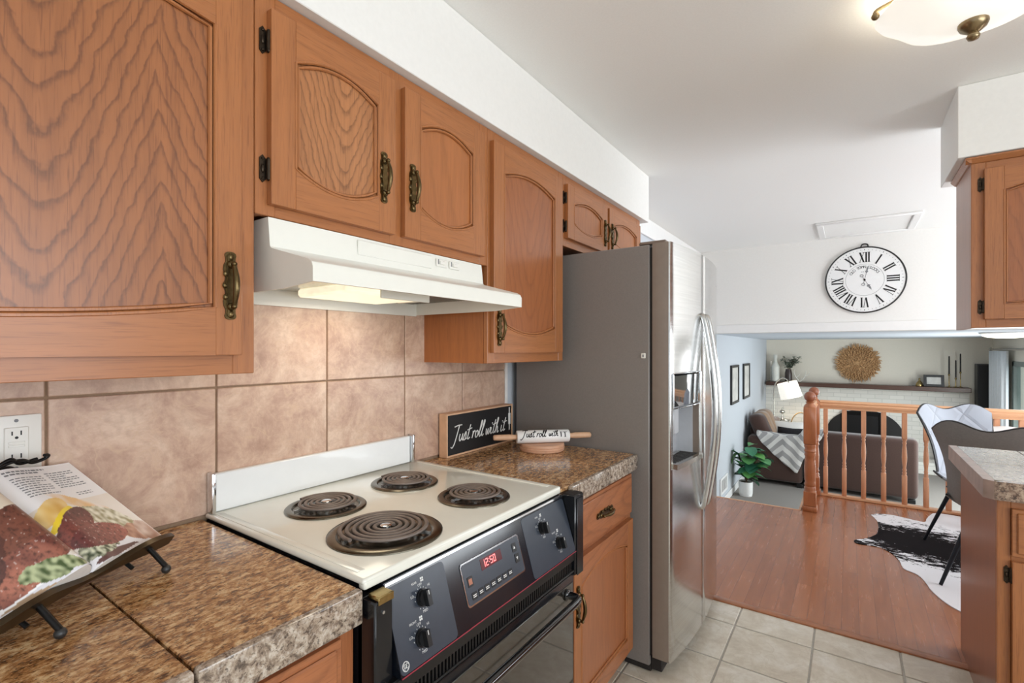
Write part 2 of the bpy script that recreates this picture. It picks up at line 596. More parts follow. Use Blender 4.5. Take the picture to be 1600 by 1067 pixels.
def planks(name):
    m = NT(name)
    sw = m.n('SeparateXYZ', {0: m.obj()})
    v = m.n('CombineXYZ', {0: sw.outputs[1], 1: sw.outputs[0], 2: 0.0}).outputs[0]
    br = m.n('TexBrick', {'Vector': v, 'Scale': 1.0, 'Mortar Size': 0.0016, 'Mortar Smooth': 0.3, 'Brick Width': 0.9, 'Row Height': 0.072,
                          'Color1': G3(0.0), 'Color2': G3(1.0), 'Mortar': G3(0.5), 'Bias': 0.0}, offset=0.37, offset_frequency=2)
    gv = m.n('CombineXYZ', {0: m.math('ADD', sw.outputs[0], m.math('MULTIPLY', br.outputs[0], 3.0)), 1: m.math('MULTIPLY', sw.outputs[1], 0.09), 2: br.outputs[0]}).outputs[0]
    g = m.noise(gv, 40.0, 4, 0.55, 0.3)
    c = m.ramp(g, [(0.2, (132, 78, 48)), (0.5, (158, 97, 61)), (0.8, (176, 112, 73))])
    tone = m.ramp(br.outputs[0], [(0, (146, 88, 56)), (1, (190, 126, 88))])
    c = m.mix(0.35, c, tone)
    c = m.mix(m.math('MULTIPLY', br.outputs[1], 0.55), c, lin((82, 44, 26)))
    m.p(col=c, rough=m.math('ADD', m.math('MULTIPLY', g, 0.12), 0.2), coat=0.25, coat_r=0.16)
    return m.mat


M['planks'] = planks('oak_floor_planks')


def brick(name):
    m = NT(name)
    s = m.n('SeparateXYZ', {0: m.obj()})
    v = m.n('CombineXYZ', {0: s.outputs[0], 1: s.outputs[2], 2: 0.0}).outputs[0]
    b = m.n('TexBrick', {'Vector': v, 'Scale': 1.0, 'Mortar Size': 0.006, 'Brick Width': 0.21, 'Row Height': 0.075, 'Color1': lin((230, 227, 219)),
                         'Color2': lin((221, 218, 210)), 'Mortar': lin((208, 206, 198))})
    m.p(col=b.outputs[0], rough=0.7)
    m.bump(m.math('SUBTRACT', 1.0, b.outputs[1]), 0.25, 0.004)
    return m.mat


M['brick'] = brick('white_painted_brick')


def cowhide(name):
    m = NT(name)
    o = m.obj()
    big = m.noise(m.map(o, scale=(1.2, 2.6, 1)), 1.5, 3, 0.6, 0.4)
    fine = m.noise(m.map(o, scale=(1, 2.2, 1)), 20.0, 5, 0.75, 0.5)
    s = m.n('SeparateXYZ', {0: o})
    dy = m.math('DIVIDE', m.math('ABSOLUTE', m.math('ADD', m.math('SUBTRACT', s.outputs[1], 4.42), m.math('MULTIPLY', m.math('SUBTRACT', s.outputs[0], 1.7), 0.45))), 0.55)
    f = m.math('ADD', m.math('ADD', m.math('MULTIPLY', big, 0.9), m.math('MULTIPLY', fine, 1.0)), m.math('MULTIPLY', dy, -0.36))
    c = m.ramp(f, [(0.675, (238, 237, 240)), (0.70, (104, 98, 100)), (0.72, (26, 22, 24))])
    m.p(col=c, rough=0.95, spec=0.1)
    return m.mat


M['cowhide'] = cowhide('cowhide')


def attr_mat(name, rough=0.3):
    m = NT(name)
    a = m.n('Attribute', attribute_name='printed')
    nz = m.noise(m.obj(), 900, 2)
    m.p(col=m.mix(m.math('MULTIPLY', nz, 0.05), a.outputs[0], G3(0.5)), rough=rough, coat=0.2, coat_r=0.15)
    return m.mat


M['printed'] = attr_mat('printed_page')


def leafm(name):
    m = NT(name)
    isl = m.n('NewGeometry').outputs['Random Per Island']
    c = m.ramp(isl, [(0, (44, 100, 76)), (0.5, (62, 126, 92)), (1, (104, 164, 84))])
    m.p(col=c, rough=0.4)
    return m.mat


M['leaf'] = leafm('glossy_green_leaf')
M['leaf_dusty'] = plain('dusty_eucalyptus', (132, 142, 126), 0.7, var=0.25, scale=40)


def quilt(name):
    m = NT(name)
    s = m.n('SeparateXYZ', {0: m.obj()})
    u = m.math('ADD', s.outputs[0], m.math('MULTIPLY', s.outputs[2], 0.75))
    w = m.math('SUBTRACT', s.outputs[0], m.math('MULTIPLY', s.outputs[2], 0.75))
    def ln(x):
        fr = m.math('FRACT', m.math('ADD', m.math('DIVIDE', x, 0.19), 0.5))
        return m.math('ABSOLUTE', m.math('SUBTRACT', fr, 0.5))
    d = m.math('MINIMUM', ln(u), ln(w))
    k = m.ramp(d, [(0.0, G3(1)), (0.03, G3(0))])
    m.p(col=m.mix(m.math('MULTIPLY', k, 0.5), lin((168, 174, 184)), lin((110, 112, 118))), rough=0.8, sheen=0.3)
    m.bump(m.ramp(d, [(0.0, G3(0)), (0.12, G3(1))]), 0.4, 0.01)
    return m.mat


M['quilt'] = quilt('quilted_pale_grey_fabric')


def chevron(name):
    m = NT(name)
    s = m.n('SeparateXYZ', {0: m.obj()})
    q = m.math('ADD', m.math('ABSOLUTE', m.math('SUBTRACT', s.outputs[0], 0.56)), m.math('ADD', s.outputs[2], m.math('MULTIPLY', s.outputs[1], -1.0)))
    fr = m.math('FRACT', m.math('DIVIDE', q, 0.17))
    k = m.ramp(fr, [(0.0, G3(0)), (0.46, G3(0)), (0.5, G3(1)), (0.96, G3(1)), (1.0, G3(0))])
    m.p(col=m.mix(k, lin((224, 221, 216)), lin((166, 163, 162))), rough=0.95)
    m.bump(m.noise(m.obj(), 200, 2), 0.4, 0.004)
    return m.mat


M['chevron'] = chevron('striped_throw')


def glassm(name):
    m = NT(name)
    tr = m.n('BsdfTransparent', {'Color': (0.93, 0.97, 0.96, 1)})
    gl = m.n('BsdfGlossy', {'Color': (1, 1, 1, 1), 'Roughness': 0.02})
    mx = m.n('MixShader', {0: 0.07, 1: tr.outputs[0], 2: gl.outputs[0]})
    m.t.links.new(mx.outputs[0], m.t.nodes['Material Output'].inputs[0])
    return m.mat


M['glass'] = glassm('window_glass')

# ================================================================ THE ROOM
CEIL = 2.45
LOW = -0.75      # floor of the sunken living room
LC = 1.545       # its ceiling
CW = 5.75        # wall with the clock
BW = 11.2        # far brick wall
RX = 4.2         # right wall of kitchen and dining room
RL = 3.36        # right wall of the living room

m = MB()
m.box(-0.12, 0, -3.0, BW + 0.12, -0.9, 2.6)
m.build('wall_left', M['blue_wall'])['kind'] = 'structure'

m = MB(); m.box(0, RX, -3.0, CW, CEIL, CEIL + 0.1)
struct(m.build('ceiling', M['ceiling']))
m = MB(); m.box(0, RL + 0.12, CW + 0.14, BW, LC, LC + 0.1)
struct(m.build('ceiling_living', M['ceiling_low']))

# tiled kitchen floor: single tiles on a grout bed
m = MB()
m.box(0, RX, -3.0, 2.785, -0.06, -0.004, mi=1)
P = 0.325
for i in range(-3, 12):
    for j in range(-18, 2):
        x0, y0 = 0.937 + (i - 1) * P - 0.0, 2.588 + (j - 1) * P
        x0 += 0
        xa, xb = max(x0 + 0.004, 0.0), min(x0 + P - 0.004, RX)
        ya, yb = max(y0 + 0.004, -3.0), min(y0 + P - 0.004, 2.783)
        if xb - xa > 0.02 and yb - ya > 0.02:
            m.box(xa, xb, ya, yb, -0.0045, 0.0, 0.002, 0)
struct(m.build('floor', [M['tile_floor'], M['grout_floor']], smooth=30))
m = MB()
m.box(0, RX, 2.83, 4.735, -0.06, 0.0)
m.box(1.07, RX, 4.735, 5.34, -0.06, 0.0)
struct(m.build('floor_dining', M['planks'], smooth=0))
m = MB()
m.prism([(2.783, -0.02), (2.783, 0.006), (2.79, 0.009), (2.822, 0.009), (2.832, 0.002), (2.832, -0.02)], 0, RX, lambda a, b, d: (d, a, b))
struct(m.build('trim_1', M['oak_red_h']))
m = MB()
m.box(0, RL, 4.9, BW, LOW - 0.05, LOW)
struct(m.build('floor_living', M['carpet'], smooth=0))
# riser faces under the dining room edge, and the carpeted steps down
m = MB()
m.box(1.07, RX, 5.30, 5.338, LOW, -0.06)
m.box(1.07, 1.11, 4.74, 5.30, LOW, -0.06)
m.box(0, 1.07, 4.70, 4.733, LOW, -0.06)
struct(m.build('wall_step', M['white_wall'], smooth=0))
m = MB()
for k in range(3):
    m.box(0.001, 1.068, 4.737, 4.737 + 0.27 * (3 - k), LOW + 0.001 + 0.1875 * k, LOW + 0.1875 * (k + 1), 0.012)
struct(m.build('stairs', M['carpet']))
m = MB()
m.box(0.0, 1.068, 4.736, 4.756, -0.03, 0.003, 0.004)
m.box(1.048, 1.068, 4.757, 5.36, -0.03, 0.003, 0.004)
struct(m.build('trim_2', M['rail_oak_h']))

# the clock wall: a deep header over the opening to the living room
m = MB()
m.box(0, RX, CW, CW + 0.14, 1.53, CEIL)
struct(m.build('wall_back', M['white_wall'], smooth=0))
m = MB()
m.box(0, RX, CW - 0.014, CW - 0.0005, 1.53, 1.622, 0.003)
struct(m.build('trim_3', M['trim']))
m = MB(); m.box(RL + 0.01, RX, CW, CW + 0.14, LOW, 1.53)
struct(m.build('wall_back_return', M['white_wall'], smooth=0))

# living room: brick chimney breast below the mantel, plain wall above, window wall on the right
m = MB(); m.box(0, RL, BW, BW + 0.12, LOW, LC)
struct(m.build('wall_far', M['cream_wall'], smooth=0))
m = MB(); m.box(0.002, 3.06, BW - 0.10, BW - 0.002, LOW, 0.63)
struct(m.build('wall_brick', M['brick'], smooth=0))
WY0, WY1, WZ1 = 7.2, 9.95, 1.18
m = MB()
m.box(RL, RL + 0.12, WY1, BW, LOW, LC)
m.box(RL, RL + 0.12, WY0, WY1, WZ1, LC)
m.box(RL, RL + 0.12, CW + 0.14, WY0, LOW, LC)
struct(m.build('wall_living_right', M['cream_wall'], smooth=0))
m = MB()
fw = 0.07
for y in (WY0, (WY0 + WY1) / 2 - fw / 2, WY1 - fw):
    m.box(RL - 0.015, RL + 0.06, y, y + fw, LOW + 0.02, WZ1, 0.004)
m.box(RL - 0.015, RL + 0.06, WY0, WY1, WZ1 - fw, WZ1 - 0.001, 0.004)
m.box(RL - 0.015, RL + 0.06, WY0, WY1, LOW + 0.003, LOW + 0.08, 0.004)
w1 = struct(m.build('window_1', M['win_frame']))
m = MB(); m.box(RL + 0.02, RL + 0.028, WY0 + fw, WY1 - fw, LOW + 0.08, WZ1 - fw)
m.build('pane', M['glass'], w1)
m = MB(); m.box(0.001, 0.016, 5.9, BW - 0.11, LOW + 0.001, LOW + 0.10, 0.004)
struct(m.build('baseboard_left', M['trim']))
m = MB(); m.box(0.0005, 0.02, 3.03, CW - 0.02, 2.30, CEIL - 0.001, 0.003)
struct(m.build('trim_4', M['trim']))

# right wall of kitchen and dining room, and the wall behind the camera: large window openings
m = MB()
for a, b, c, d in ((-3.0, -2.2, 0, CEIL), (-2.2, 1.4, 0, 0.75), (-2.2, 1.4, 2.32, CEIL), (1.4, 3.0, 0, CEIL), (3.0, 5.2, 0, 0.2), (3.0, 5.2, 2.3, CEIL), (5.2, CW, 0, CEIL)):
    m.box(RX, RX + 0.12, a, b, c, d)
struct(m.build('wall_right', M['white_wall'], smooth=0))
m = MB()
for a, b, c, d in ((0, 0.3, 0, CEIL), (0.3, 2.9, 0, 0.5), (0.3, 2.9, 2.35, CEIL), (2.9, RX, 0, CEIL)):
    m.box(a, b, -3.12, -3.0, c, d)
struct(m.build('wall_front', M['white_wall'], smooth=0))

# dropped soffits
m = MB(); m.box(0.001, 0.36, -3.0, 3.01, 2.158, CEIL - 0.001, 0.002)
struct(m.build('wall_soffit_left', M['white_wall'], smooth=30))
m = MB(); m.box(1.77, RX - 0.001, 2.712, 3.17, 2.152, CEIL - 0.001, 0.002)
struct(m.build('wall_soffit_right', M['white_wall'], smooth=30))

# tan wall tiles, one by one on a grout bed
m = MB()
m.box(0.0005, 0.007, -1.6, 1.935, 0.90, 1.60, mi=1)
ys = [0.279 + 0.3345 * k for k in range(-6, 6)]
zs = [0.9215, 1.2565, 1.5915]
for k in range(len(ys) - 1):
    for z0, z1 in ((0.9215, 1.2565), (1.2565, 1.5915)):
        ya, yb = ys[k] + 0.0025, min(ys[k + 1] - 0.0025, 1.934)
        if yb - ya > 0.02:
            m.box(0.006, 0.0125, ya, yb, z0 + 0.0025, z1 - 0.0025, 0.0018, 0)
struct(m.build('wall_tile', [M['tile_wall'], M['grout']], smooth=30), 'tan stone-look wall tiles behind the cooker', 'backsplash')
m = MB(); m.box(0.0005, 0.016, 1.936, 1.956, 0.915, 1.305, 0.003)
struct(m.build('trim_5', M['glue']))

# attic hatch in the ceiling near the clock wall
t = thing('attic_hatch', 'white framed attic hatch in the ceiling above the clock', 'hatch', (1.52, 5.31, CEIL))
m = MB()
for a, b, c, d in ((-0.36, 0.36, -0.34, -0.285), (-0.36, 0.36, 0.285, 0.34), (-0.36, -0.305, -0.285, 0.285), (0.305, 0.36, -0.285, 0.285)):
    m.box(a, b, c, d, -0.02, -0.0005, 0.005)
m.build('hatch_frame', M['trim'], t)
m = MB(); m.box(-0.303, 0.303, -0.283, 0.283, -0.008, -0.0005, 0.002)
m.build('hatch_panel', M['ceiling'], t)

# ================================================================ CABINET JOINERY
def arch_outline(w, h, top, bot, n=14):
    """closed outline, centred, of a panel whose top and bottom edges bow outwards"""
    pts = []
    for i in range(n + 1):
        x = -w / 2 + w * i / n
        k = 1 - (2 * i / n - 1) ** 2
        pts.append((x, -h / 2 - bot * k))
    for i in range(n + 1):
        x = w / 2 - w * i / n
        k = 1 - (2 * i / n - 1) ** 2
        pts.append((x, h / 2 + top * k))
    return pts


def pull_mesh(L=0.14, wide=0.03):
    """backplate with scrolled edge, two rosettes and a bowed bail; lies in the XZ plane facing -Y, long axis Z"""
    m = MB()
    n = 40
    pl = []
    for i in range(n):
        a = 2 * PI * i / n
        z = math.sin(a) * L / 2
        q = abs(z) / (L / 2)
        r = wide / 2 * (0.80 + 0.20 * math.cos(q * PI * 4.0)) * (1 if q < 0.80 else math.sqrt(max(0.0, 1 - ((q - 0.80) / 0.2) ** 2)) * 0.9 + 0.1)
        pl.append((math.copysign(r, math.cos(a)) if abs(math.cos(a)) > 1e-6 else 0, z))
    m.prism(pl, 0, -0.0035, lambda a, b, d: (a, d, b))
    m.prism([(a * 0.7, b * 0.93) for a, b in pl], -0.0035, -0.006, lambda a, b, d: (a, d, b))
    for sg in (-1, 1):
        z = sg * L * 0.31
        m.ball((0, -0.006, z), 0.0085, 14, (1, 0.8, 1))
        m.tube([(0, -0.004, z), (0, -0.017, z)], 0.0042, 8)
        m.ball((0, -0.019, z), 0.0055, 12)
        m.ball((0, -0.0045, sg * L * 0.42), 0.007, 10, (0.9, 0.6, 1.2))
        for s2 in (-1, 1):
            m.ball((s2 * wide * 0.33, -0.004, sg * L * 0.17), 0.005, 8, (1, 0.7, 1.3))
            m.ball((s2 * wide * 0.38, -0.004, 0.0), 0.005, 8, (1, 0.7, 1.3))
    pts = []
    rr = []
    for i in range(13):
        q = i / 12
        z = (q - 0.5) * L * 0.62
        pts.append((0, -0.017 - 0.011 * math.sin(PI * q), z))
        rr.append(0.0036 + 0.0030 * math.sin(PI * q))
    m.tube(pts, rr, 10)
    return m


def hinge_mesh():
    m = MB()
    H = 0.062
    pl = [(-0.012, -H / 2 + 0.008), (-0.005, -H / 2), (0.002, -H / 2 + 0.008), (0.002, H / 2 - 0.008), (-0.005, H / 2), (-0.012, H / 2 - 0.008)]
    m.prism(pl, 0, -0.003, lambda a, b, d: (a, d, b))
    m.tube([(0.006, -0.008, -0.021), (0.006, -0.008, 0.021)], 0.006, 10)
    for z in (-0.021, 0.021):
        m.ball((0.006, -0.008, z), 0.0055, 10)
    m.ball((-0.005, -0.0035, 0.0), 0.005, 10, (1, 0.7, 2.0))
    m.ball((-0.005, -0.003, -0.022), 0.0035, 8)
    m.ball((-0.005, -0.003, 0.022), 0.0035, 8)
    return m


PULL = None
HINGE = None


def put_pull(parent, x, z, y, horizontal=False):
    global PULL
    if PULL is None:
        PULL = pull_mesh()
    m = MB()
    if horizontal:
        m.add([(p[2], p[1], p[0]) for p in PULL.v], PULL.f)
    else:
        m.add(PULL.v, PULL.f)
    return m.build('pull_handle', M['brass'], parent, (x, y, z), smooth=50)


def put_hinge(parent, x, z, y, flip=False):
    global HINGE
    if HINGE is None:
        HINGE = hinge_mesh()
    m = MB()
    m.add([((-p[0] if flip else p[0]), p[1], p[2]) for p in HINGE.v], HINGE.f)
    return m.build('hinge', M['bronze'], parent, (x, y, z), smooth=50)


def door(root, u0, u1, v0, v1, d, mats, stile=0.06, rail=0.068, top=0.035, bot=0.03, pull=None, hinge=None, panel_bulge=False, name='door'):
    """door standing at local Y=-d, facing -Y"""
    w, h = u1 - u0, v1 - v0
    uc, vc = (u0 + u1) / 2, (v0 + v1) / 2
    th = 0.02
    pw = w - 2 * stile
    ph = h - 2 * rail - top - bot
    inn = arch_outline(pw, ph, top, bot)
    zoff = (bot - top) / 2 * 0 + (bot - top) / 2
    inn = [(a, b + zoff) for a, b in inn]
    n = 14
    m = MB()
    e = 0.004
    # stiles
    for sg in (-1, 1):
        xa, xb = sg * w / 2, sg * pw / 2
        m.box(min(xa, xb), max(xa, xb), -th, 0, -h / 2, h / 2, 0.0012, 0)
    # rails with curved inner edge
    b_ = inn[:n + 1]
    t_ = inn[n + 1:]
    m.prism([(-pw / 2, -h / 2 + 0.0)] + [(pw / 2, -h / 2)] + [(a, b) for a, b in b_[::-1]], -0.0005, -th + 0.0002, lambda a, b, dd: (a, dd, b), mi=1)
    m.prism([(pw / 2, h / 2), (-pw / 2, h / 2)] + [(a, b) for a, b in t_[::-1]], -0.0005, -th + 0.0002, lambda a, b, dd: (a, dd, b), mi=1)
    # bead moulding round the panel
    loop = [(a, -th + 0.0015, b) for a, b in inn]
    m.tube(loop, 0.0042, 6, closed=True)
    loop = [(a * (1 - 0.016 / pw), -th + 0.0055, b - math.copysign(0.008, b - zoff)) for a, b in inn]
    m.tube(loop, 0.0042, 6, closed=True)
    dr = m.build(name, [mats[0], mats[1]], root, (uc, -d, vc), smooth=35)
    # panel
    m = MB()
    if panel_bulge:
        sc = [1.0, 0.93]
        o1 = inn
        m.prism(o1, -0.004, -th + 0.009, lambda a, b, dd: (a, dd, b))
    else:
        m.prism(inn, -0.004, -th + 0.009, lambda a, b, dd: (a, dd, b))
    m.build('panel', mats[2], dr, smooth=30)
    if pull:
        put_pull(dr, pull[0] - uc, pull[1] - vc, -th)
    if hinge:
        for hz in hinge[1:]:
            hx = u0 - 0.006 - uc if hinge[0] == 'L' else u1 + 0.006 - uc
            put_hinge(dr, hx, hz - vc, -0.0005, flip=(hinge[0] == 'R'))
    return dr


def face_frame(root, w, h, d, stiles, rails, mats, z0=0.0, sw=0.04):
    """stiles: list of (u0,u1); rails: list of (v0,v1,u0,u1)"""
    m = MB()
    for a, b in stiles:
        m.box(a, b, -d, -d + 0.019, z0, z0 + h, 0.0015, 0)
    for v0, v1, a, b in rails:
        m.box(a, b, -d + 0.0006, -d + 0.019, v0, v1, 0.0012, 1)
    return m.build('face_frame', mats, root, smooth=30)


def carcass(root, w, h, d, mat, z0=0.0):
    m = MB()
    t = 0.016
    d = d - 0.0195
    m.box(0, t, -d, 0, z0, z0 + h)
    m.box(w - t, w, -d, 0, z0, z0 + h)
    m.box(t, w - t, -d, 0, z0 + 0.012, z0 + 0.012 + t)
    m.box(t, w - t, -d, 0, z0 + h - t, z0 + h)
    m.box(t, w - t, -t * 0.5, 0, z0 + t, z0 + h - t)
    return m.build('carcass', mat, root, smooth=0)


OAK = (M['oak'], M['oak_h'])
D = 0.328      # wall cabinets: face frame stands at x = 0.33
X0 = 0.002
ZB, ZT = 1.307, 2.156

# --- wall cabinet nearest the camera, bookmatched door
y0 = -0.42
t = thing('wall_cabinet', 'large oak wall cabinet nearest the camera, bold zigzag grain on its door', 'cabinet', (X0, y0, ZB), PI / 2, 'oak wall cabinets along the left wall')
W = 0.55 - y0
carcass(t, W, ZT - ZB, D, M['oak_side'])
face_frame(t, W, ZT - ZB, D, [(0, 0.04), (W - 0.045, W)], [(0, 0.045, 0.04, W - 0.045), (ZT - ZB - 0.05, ZT - ZB, 0.04, W - 0.045)], OAK)
door(t, 0.012, 0.515 - y0 , 1.347 - ZB, 2.112 - ZB, D, (M['oak'], M['oak_h'], M['oak_p1']), 0.052, 0.062, 0.035, 0.035, pull=(0.49 - y0, 1.49 - ZB))

# --- cabinet over the hood, two doors
y0, zb = 0.5515, 1.658
t = thing('wall_cabinet', 'short two-door oak wall cabinet directly above the range hood', 'cabinet', (X0, y0, zb), PI / 2, 'oak wall cabinets along the left wall')
W = 1.383 - y0
H = ZT - zb
carcass(t, W, H, D, M['oak_side'])
face_frame(t, W, H, D, [(0, 0.045), (0.93 - y0, 0.985 - y0), (W - 0.045, W)],
           [(0, 0.04, 0.045, W - 0.045), (H - 0.05, H, 0.045, W - 0.045)], OAK)
door(t, 0.578 - y0, 0.935 - y0, 1.682 - zb, 2.116 - zb, D, (M['oak'], M['oak_h'], M['oak_p2']), 0.058, 0.06, 0.034, 0.034,
     pull=(0.893 - y0, 1.83 - zb), hinge=('L', 2.045 - zb, 1.76 - zb))
door(t, 0.972 - y0, 1.345 - y0, 1.684 - zb, 2.116 - zb, D, (M['oak'], M['oak_h'], M['oak_p3']), 0.062, 0.06, 0.034, 0.034, pull=(1.0 - y0, 1.83 - zb))

# --- tall wall cabinet between hood and fridge
y0 = 1.3845
t = thing('wall_cabinet', 'tall single-door oak wall cabinet between the range hood and the fridge', 'cabinet', (X0, y0, ZB), PI / 2, 'oak wall cabinets along the left wall')
W = 1.942 - y0
H = ZT - ZB
carcass(t, W, H, D, M['oak_side'])
face_frame(t, W, H, D, [(0, 0.04), (W - 0.04, W)], [(0, 0.045, 0.04, W - 0.04), (H - 0.05, H, 0.04, W - 0.04)], OAK)
door(t, 1.398 - y0, 1.908 - y0, 1.345 - ZB, 2.114 - ZB, D, (M['oak'], M['oak_h'], M['oak_p4']), 0.066, 0.068, 0.035, 0.035,
     pull=(1.428 - y0, 1.44 - ZB))

# --- cabinet over the fridge
y0, zb = 1.9435, 1.83
t = thing('wall_cabinet', 'small oak wall cabinet with two little doors above the fridge', 'cabinet', (X0, y0, zb), PI / 2, 'oak wall cabinets along the left wall')
W = 2.93 - y0
H = ZT - zb
carcass(t, W, H, D, M['oak_side'])
face_frame(t, W, H, D, [(0, 0.03), (2.395 - y0, 2.42 - y0), (W - 0.05, W)], [(0, 0.045, 0.03, W - 0.05), (H - 0.05, H, 0.03, W - 0.05)], OAK)
door(t, 1.958 - y0, 2.398 - y0, 1.866 - zb, 2.112 - zb, D, (M['oak'], M['oak_h'], M['oak_v2']), 0.062, 0.05, 0.03, 0.025,
     pull=(2.365 - y0, 1.965 - zb), hinge=('L', 2.05 - zb, 1.92 - zb))
door(t, 2.425 - y0, 2.89 - y0, 1.866 - zb, 2.112 - zb, D, (M['oak'], M['oak_h'], M['oak_v2']), 0.062, 0.05, 0.03, 0.025, pull=(2.458 - y0, 1.965 - zb))

# --- base cabinets of the left run
BD = 0.635
def base_cab(label, y0, y1, doors, drawers, mats, group='oak base cabinets along the left wall'):
    t = thing('base_cabinet', label, 'cabinet', (X0, y0, 0.0), PI / 2, group)
    W = y1 - y0
    m = MB()
    k = 0.016
    dd = BD - 0.0195
    m.box(0, k, -dd, 0, 0.09, 0.862); m.box(W - k, W, -dd, 0, 0.09, 0.862)
    m.box(k, W - k, -dd, 0, 0.09, 0.105); m.box(k, W - k, -0.01, 0, 0.105, 0.862)
    m.box(0, W, -dd + 0.06, -dd + 0.075, 0.0, 0.09)
    m.build('carcass', mats[0], t, smooth=0)
    face_frame(t, W, 0.772, BD, [(0, 0.035), (W - 0.03, W)], [(0.09, 0.13, 0.035, W - 0.03), (0.635, 0.675, 0.035, W - 0.03), (0.822, 0.862, 0.035, W - 0.03)], mats[:2], z0=0.09)
    for a, b, v0, v1, hx in drawers:
        m = MB()
        w, h = b - a, v1 - v0
        pl = [(-w / 2, -h / 2), (w / 2, -h / 2), (w / 2, h / 2), (-w / 2, h / 2)]
        m.box(-w / 2, w / 2, -0.014, 0, -h / 2, h / 2, 0.002)
        m.box(-w / 2 + 0.012, w / 2 - 0.012, -0.02, -0.0135, -h / 2 + 0.012, h / 2 - 0.012, 0.005)
        dr = m.build('drawer_front', mats[2], t, ((a + b) / 2, -BD, (v0 + v1) / 2), smooth=30)
        if hx is not None:
            put_pull(dr, hx - (a + b) / 2, 0.0, -0.02, True)
    for a, b, v0, v1, pull, hg in doors:
        door(t, a, b, v0, v1, BD, (mats[0], mats[1], mats[3]), 0.055, 0.06, 0.035, 0.0, pull=pull, hinge=hg)
    return t


base_cab('oak base cabinet with one drawer, between the black oven and the fridge', 1.394, 1.976,
         [(0.035, 0.562, 0.11, 0.652, (0.058, 0.50), None)], [(0.035, 0.562, 0.676, 0.838, 0.275)],
         (M['oak_v2'], M['oak_red_h'], M['oak_red_h'], M['oak_red']))
base_cab('oak base cabinet under the counter with the cookbook, left of the oven', -1.2, 0.577,
         [(1.15, 1.742, 0.11, 0.652, (1.18, 0.5), None)], [(1.15, 1.742, 0.676, 0.838, None)],
         (M['oak_red'], M['oak_red_h'], M['oak_red_h'], M['oak_red']))


def counter(name, label, x0, x1, y0, y1, mats, joints_y=(), joints_x=(), ed0=None, ztop=0.915):
    """tiled counter: slabs split at the joints, plus an edge strip"""
    m = MB()
    g = 0.0018
    ed = 0.018
    ysp = [y0] + list(joints_y) + [y1]
    xe = x1 - ed
    xsp = [x0] + list(joints_x) + [xe]
    for i in range(len(xsp) - 1):
        for j in range(len(ysp) - 1):
            m.box(xsp[i] + (g if i else 0), xsp[i + 1] - (g if i < len(xsp) - 2 else 0.0005), ysp[j] + (g if j else 0), ysp[j + 1] - (g if j < len(ysp) - 2 else 0), ztop - 0.012, ztop, 0.0015, 0)
    m.box(x0, xe, y0, y1, ztop - 0.052, ztop - 0.0125, 0, 2)
    t = thing(name, label, 'counter', (0, 0, 0))
    m.build('counter_top', [mats[0], mats[1], mats[2]], t, smooth=30)
    m = MB()
    for j in range(len(ysp) - 1):
        m.box(xe, x1, ysp[j] + (g if j else 0) if (j or ed0 is None) else ed0, ysp[j + 1] - (g if j < len(ysp) - 2 else 0), ztop - 0.062, ztop + 0.001, 0.004, 0, seg=2)
    m.build('edge_strip', mats[1], t, smooth=40)
    return t


MG = plain('dark_brown_grout', (92, 62, 42), 0.9)
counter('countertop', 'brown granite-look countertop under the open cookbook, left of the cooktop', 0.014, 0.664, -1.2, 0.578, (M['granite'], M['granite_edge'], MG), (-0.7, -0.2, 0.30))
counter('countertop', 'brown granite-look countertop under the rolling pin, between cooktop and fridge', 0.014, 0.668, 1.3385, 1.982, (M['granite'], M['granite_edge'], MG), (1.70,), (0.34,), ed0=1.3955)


def neg(t):
    return tuple(-x for x in t.location)


# ================================================================ RANGE HOOD
HY0, HY1 = 0.5765, 1.339
t = thing('range_hood', 'almond coloured range hood with lit lamp under the short oak cabinet', 'range hood', (0.013, (HY0 + HY1) / 2, 1.488))
n_ = neg(t)
m = MB()
out = [(0.0135, 1.654), (0.338, 1.654), (0.346, 1.588), (0.352, 1.583), (0.492, 1.545), (0.503, 1.538), (0.508, 1.528), (0.508, 1.498), (0.500, 1.498), (0.498, 1.532), (0.34, 1.575), (0.333, 1.56), (0.0135, 1.56)]
m.prism(out, HY0 + 0.004, HY1 - 0.004, lambda a, b, d: (a, d, b))
sidep = [(0.0135, 1.490), (0.0135, 1.654), (0.338, 1.654), (0.346, 1.588), (0.352, 1.583), (0.492, 1.545), (0.503, 1.538), (0.508, 1.528), (0.508, 1.498), (0.40, 1.490)]
for a, b in ((HY0, HY0 + 0.004), (HY1 - 0.004, HY1)):
    m.prism(sidep, a, b, lambda p, q, d: (p, d, q))
m.box(0.0135, 0.020, HY0 + 0.004, HY1 - 0.004, 1.486, 1.56)
m.build('canopy', M['enamel_hood'], t, n_, smooth=30)
m = MB()
m.box(0.341, 0.3455, 0.812, 1.085, 1.606, 1.646, 0.002)
m.build('grille_cover', M['enamel_hood'], t, n_)
for a in (1.105, 1.165):
    m = MB()
    m.box(0.342, 0.3465, a, a + 0.048, 1.617, 1.642, 0.002, 0)
    m.box(0.346, 0.352, a + 0.012, a + 0.034, 1.624, 1.636, 0.002, 0)
    m.box(0.3462, 0.3472, a + 0.006, a + 0.010, 1.625, 1.640, 0, 1)
    m.build('switch', [M['plate_white'], M['grey_ink']], t, n_)
m = MB()
m.box(0.025, 0.32, 0.60, 1.32, 1.532, 1.545, 0.003)
for k in range(24):
    m.box(0.03 + k * 0.012, 0.034 + k * 0.012, 1.09, 1.31, 1.529, 1.532)
m.build('filter_panel', M['nickel'], t, n_)
m = MB()
m.box(0.10, 0.325, 0.79, 1.075, 1.508, 1.5315, 0.006)
m.build('light_lens', M['lit_lens'], t, n_)
m = MB()
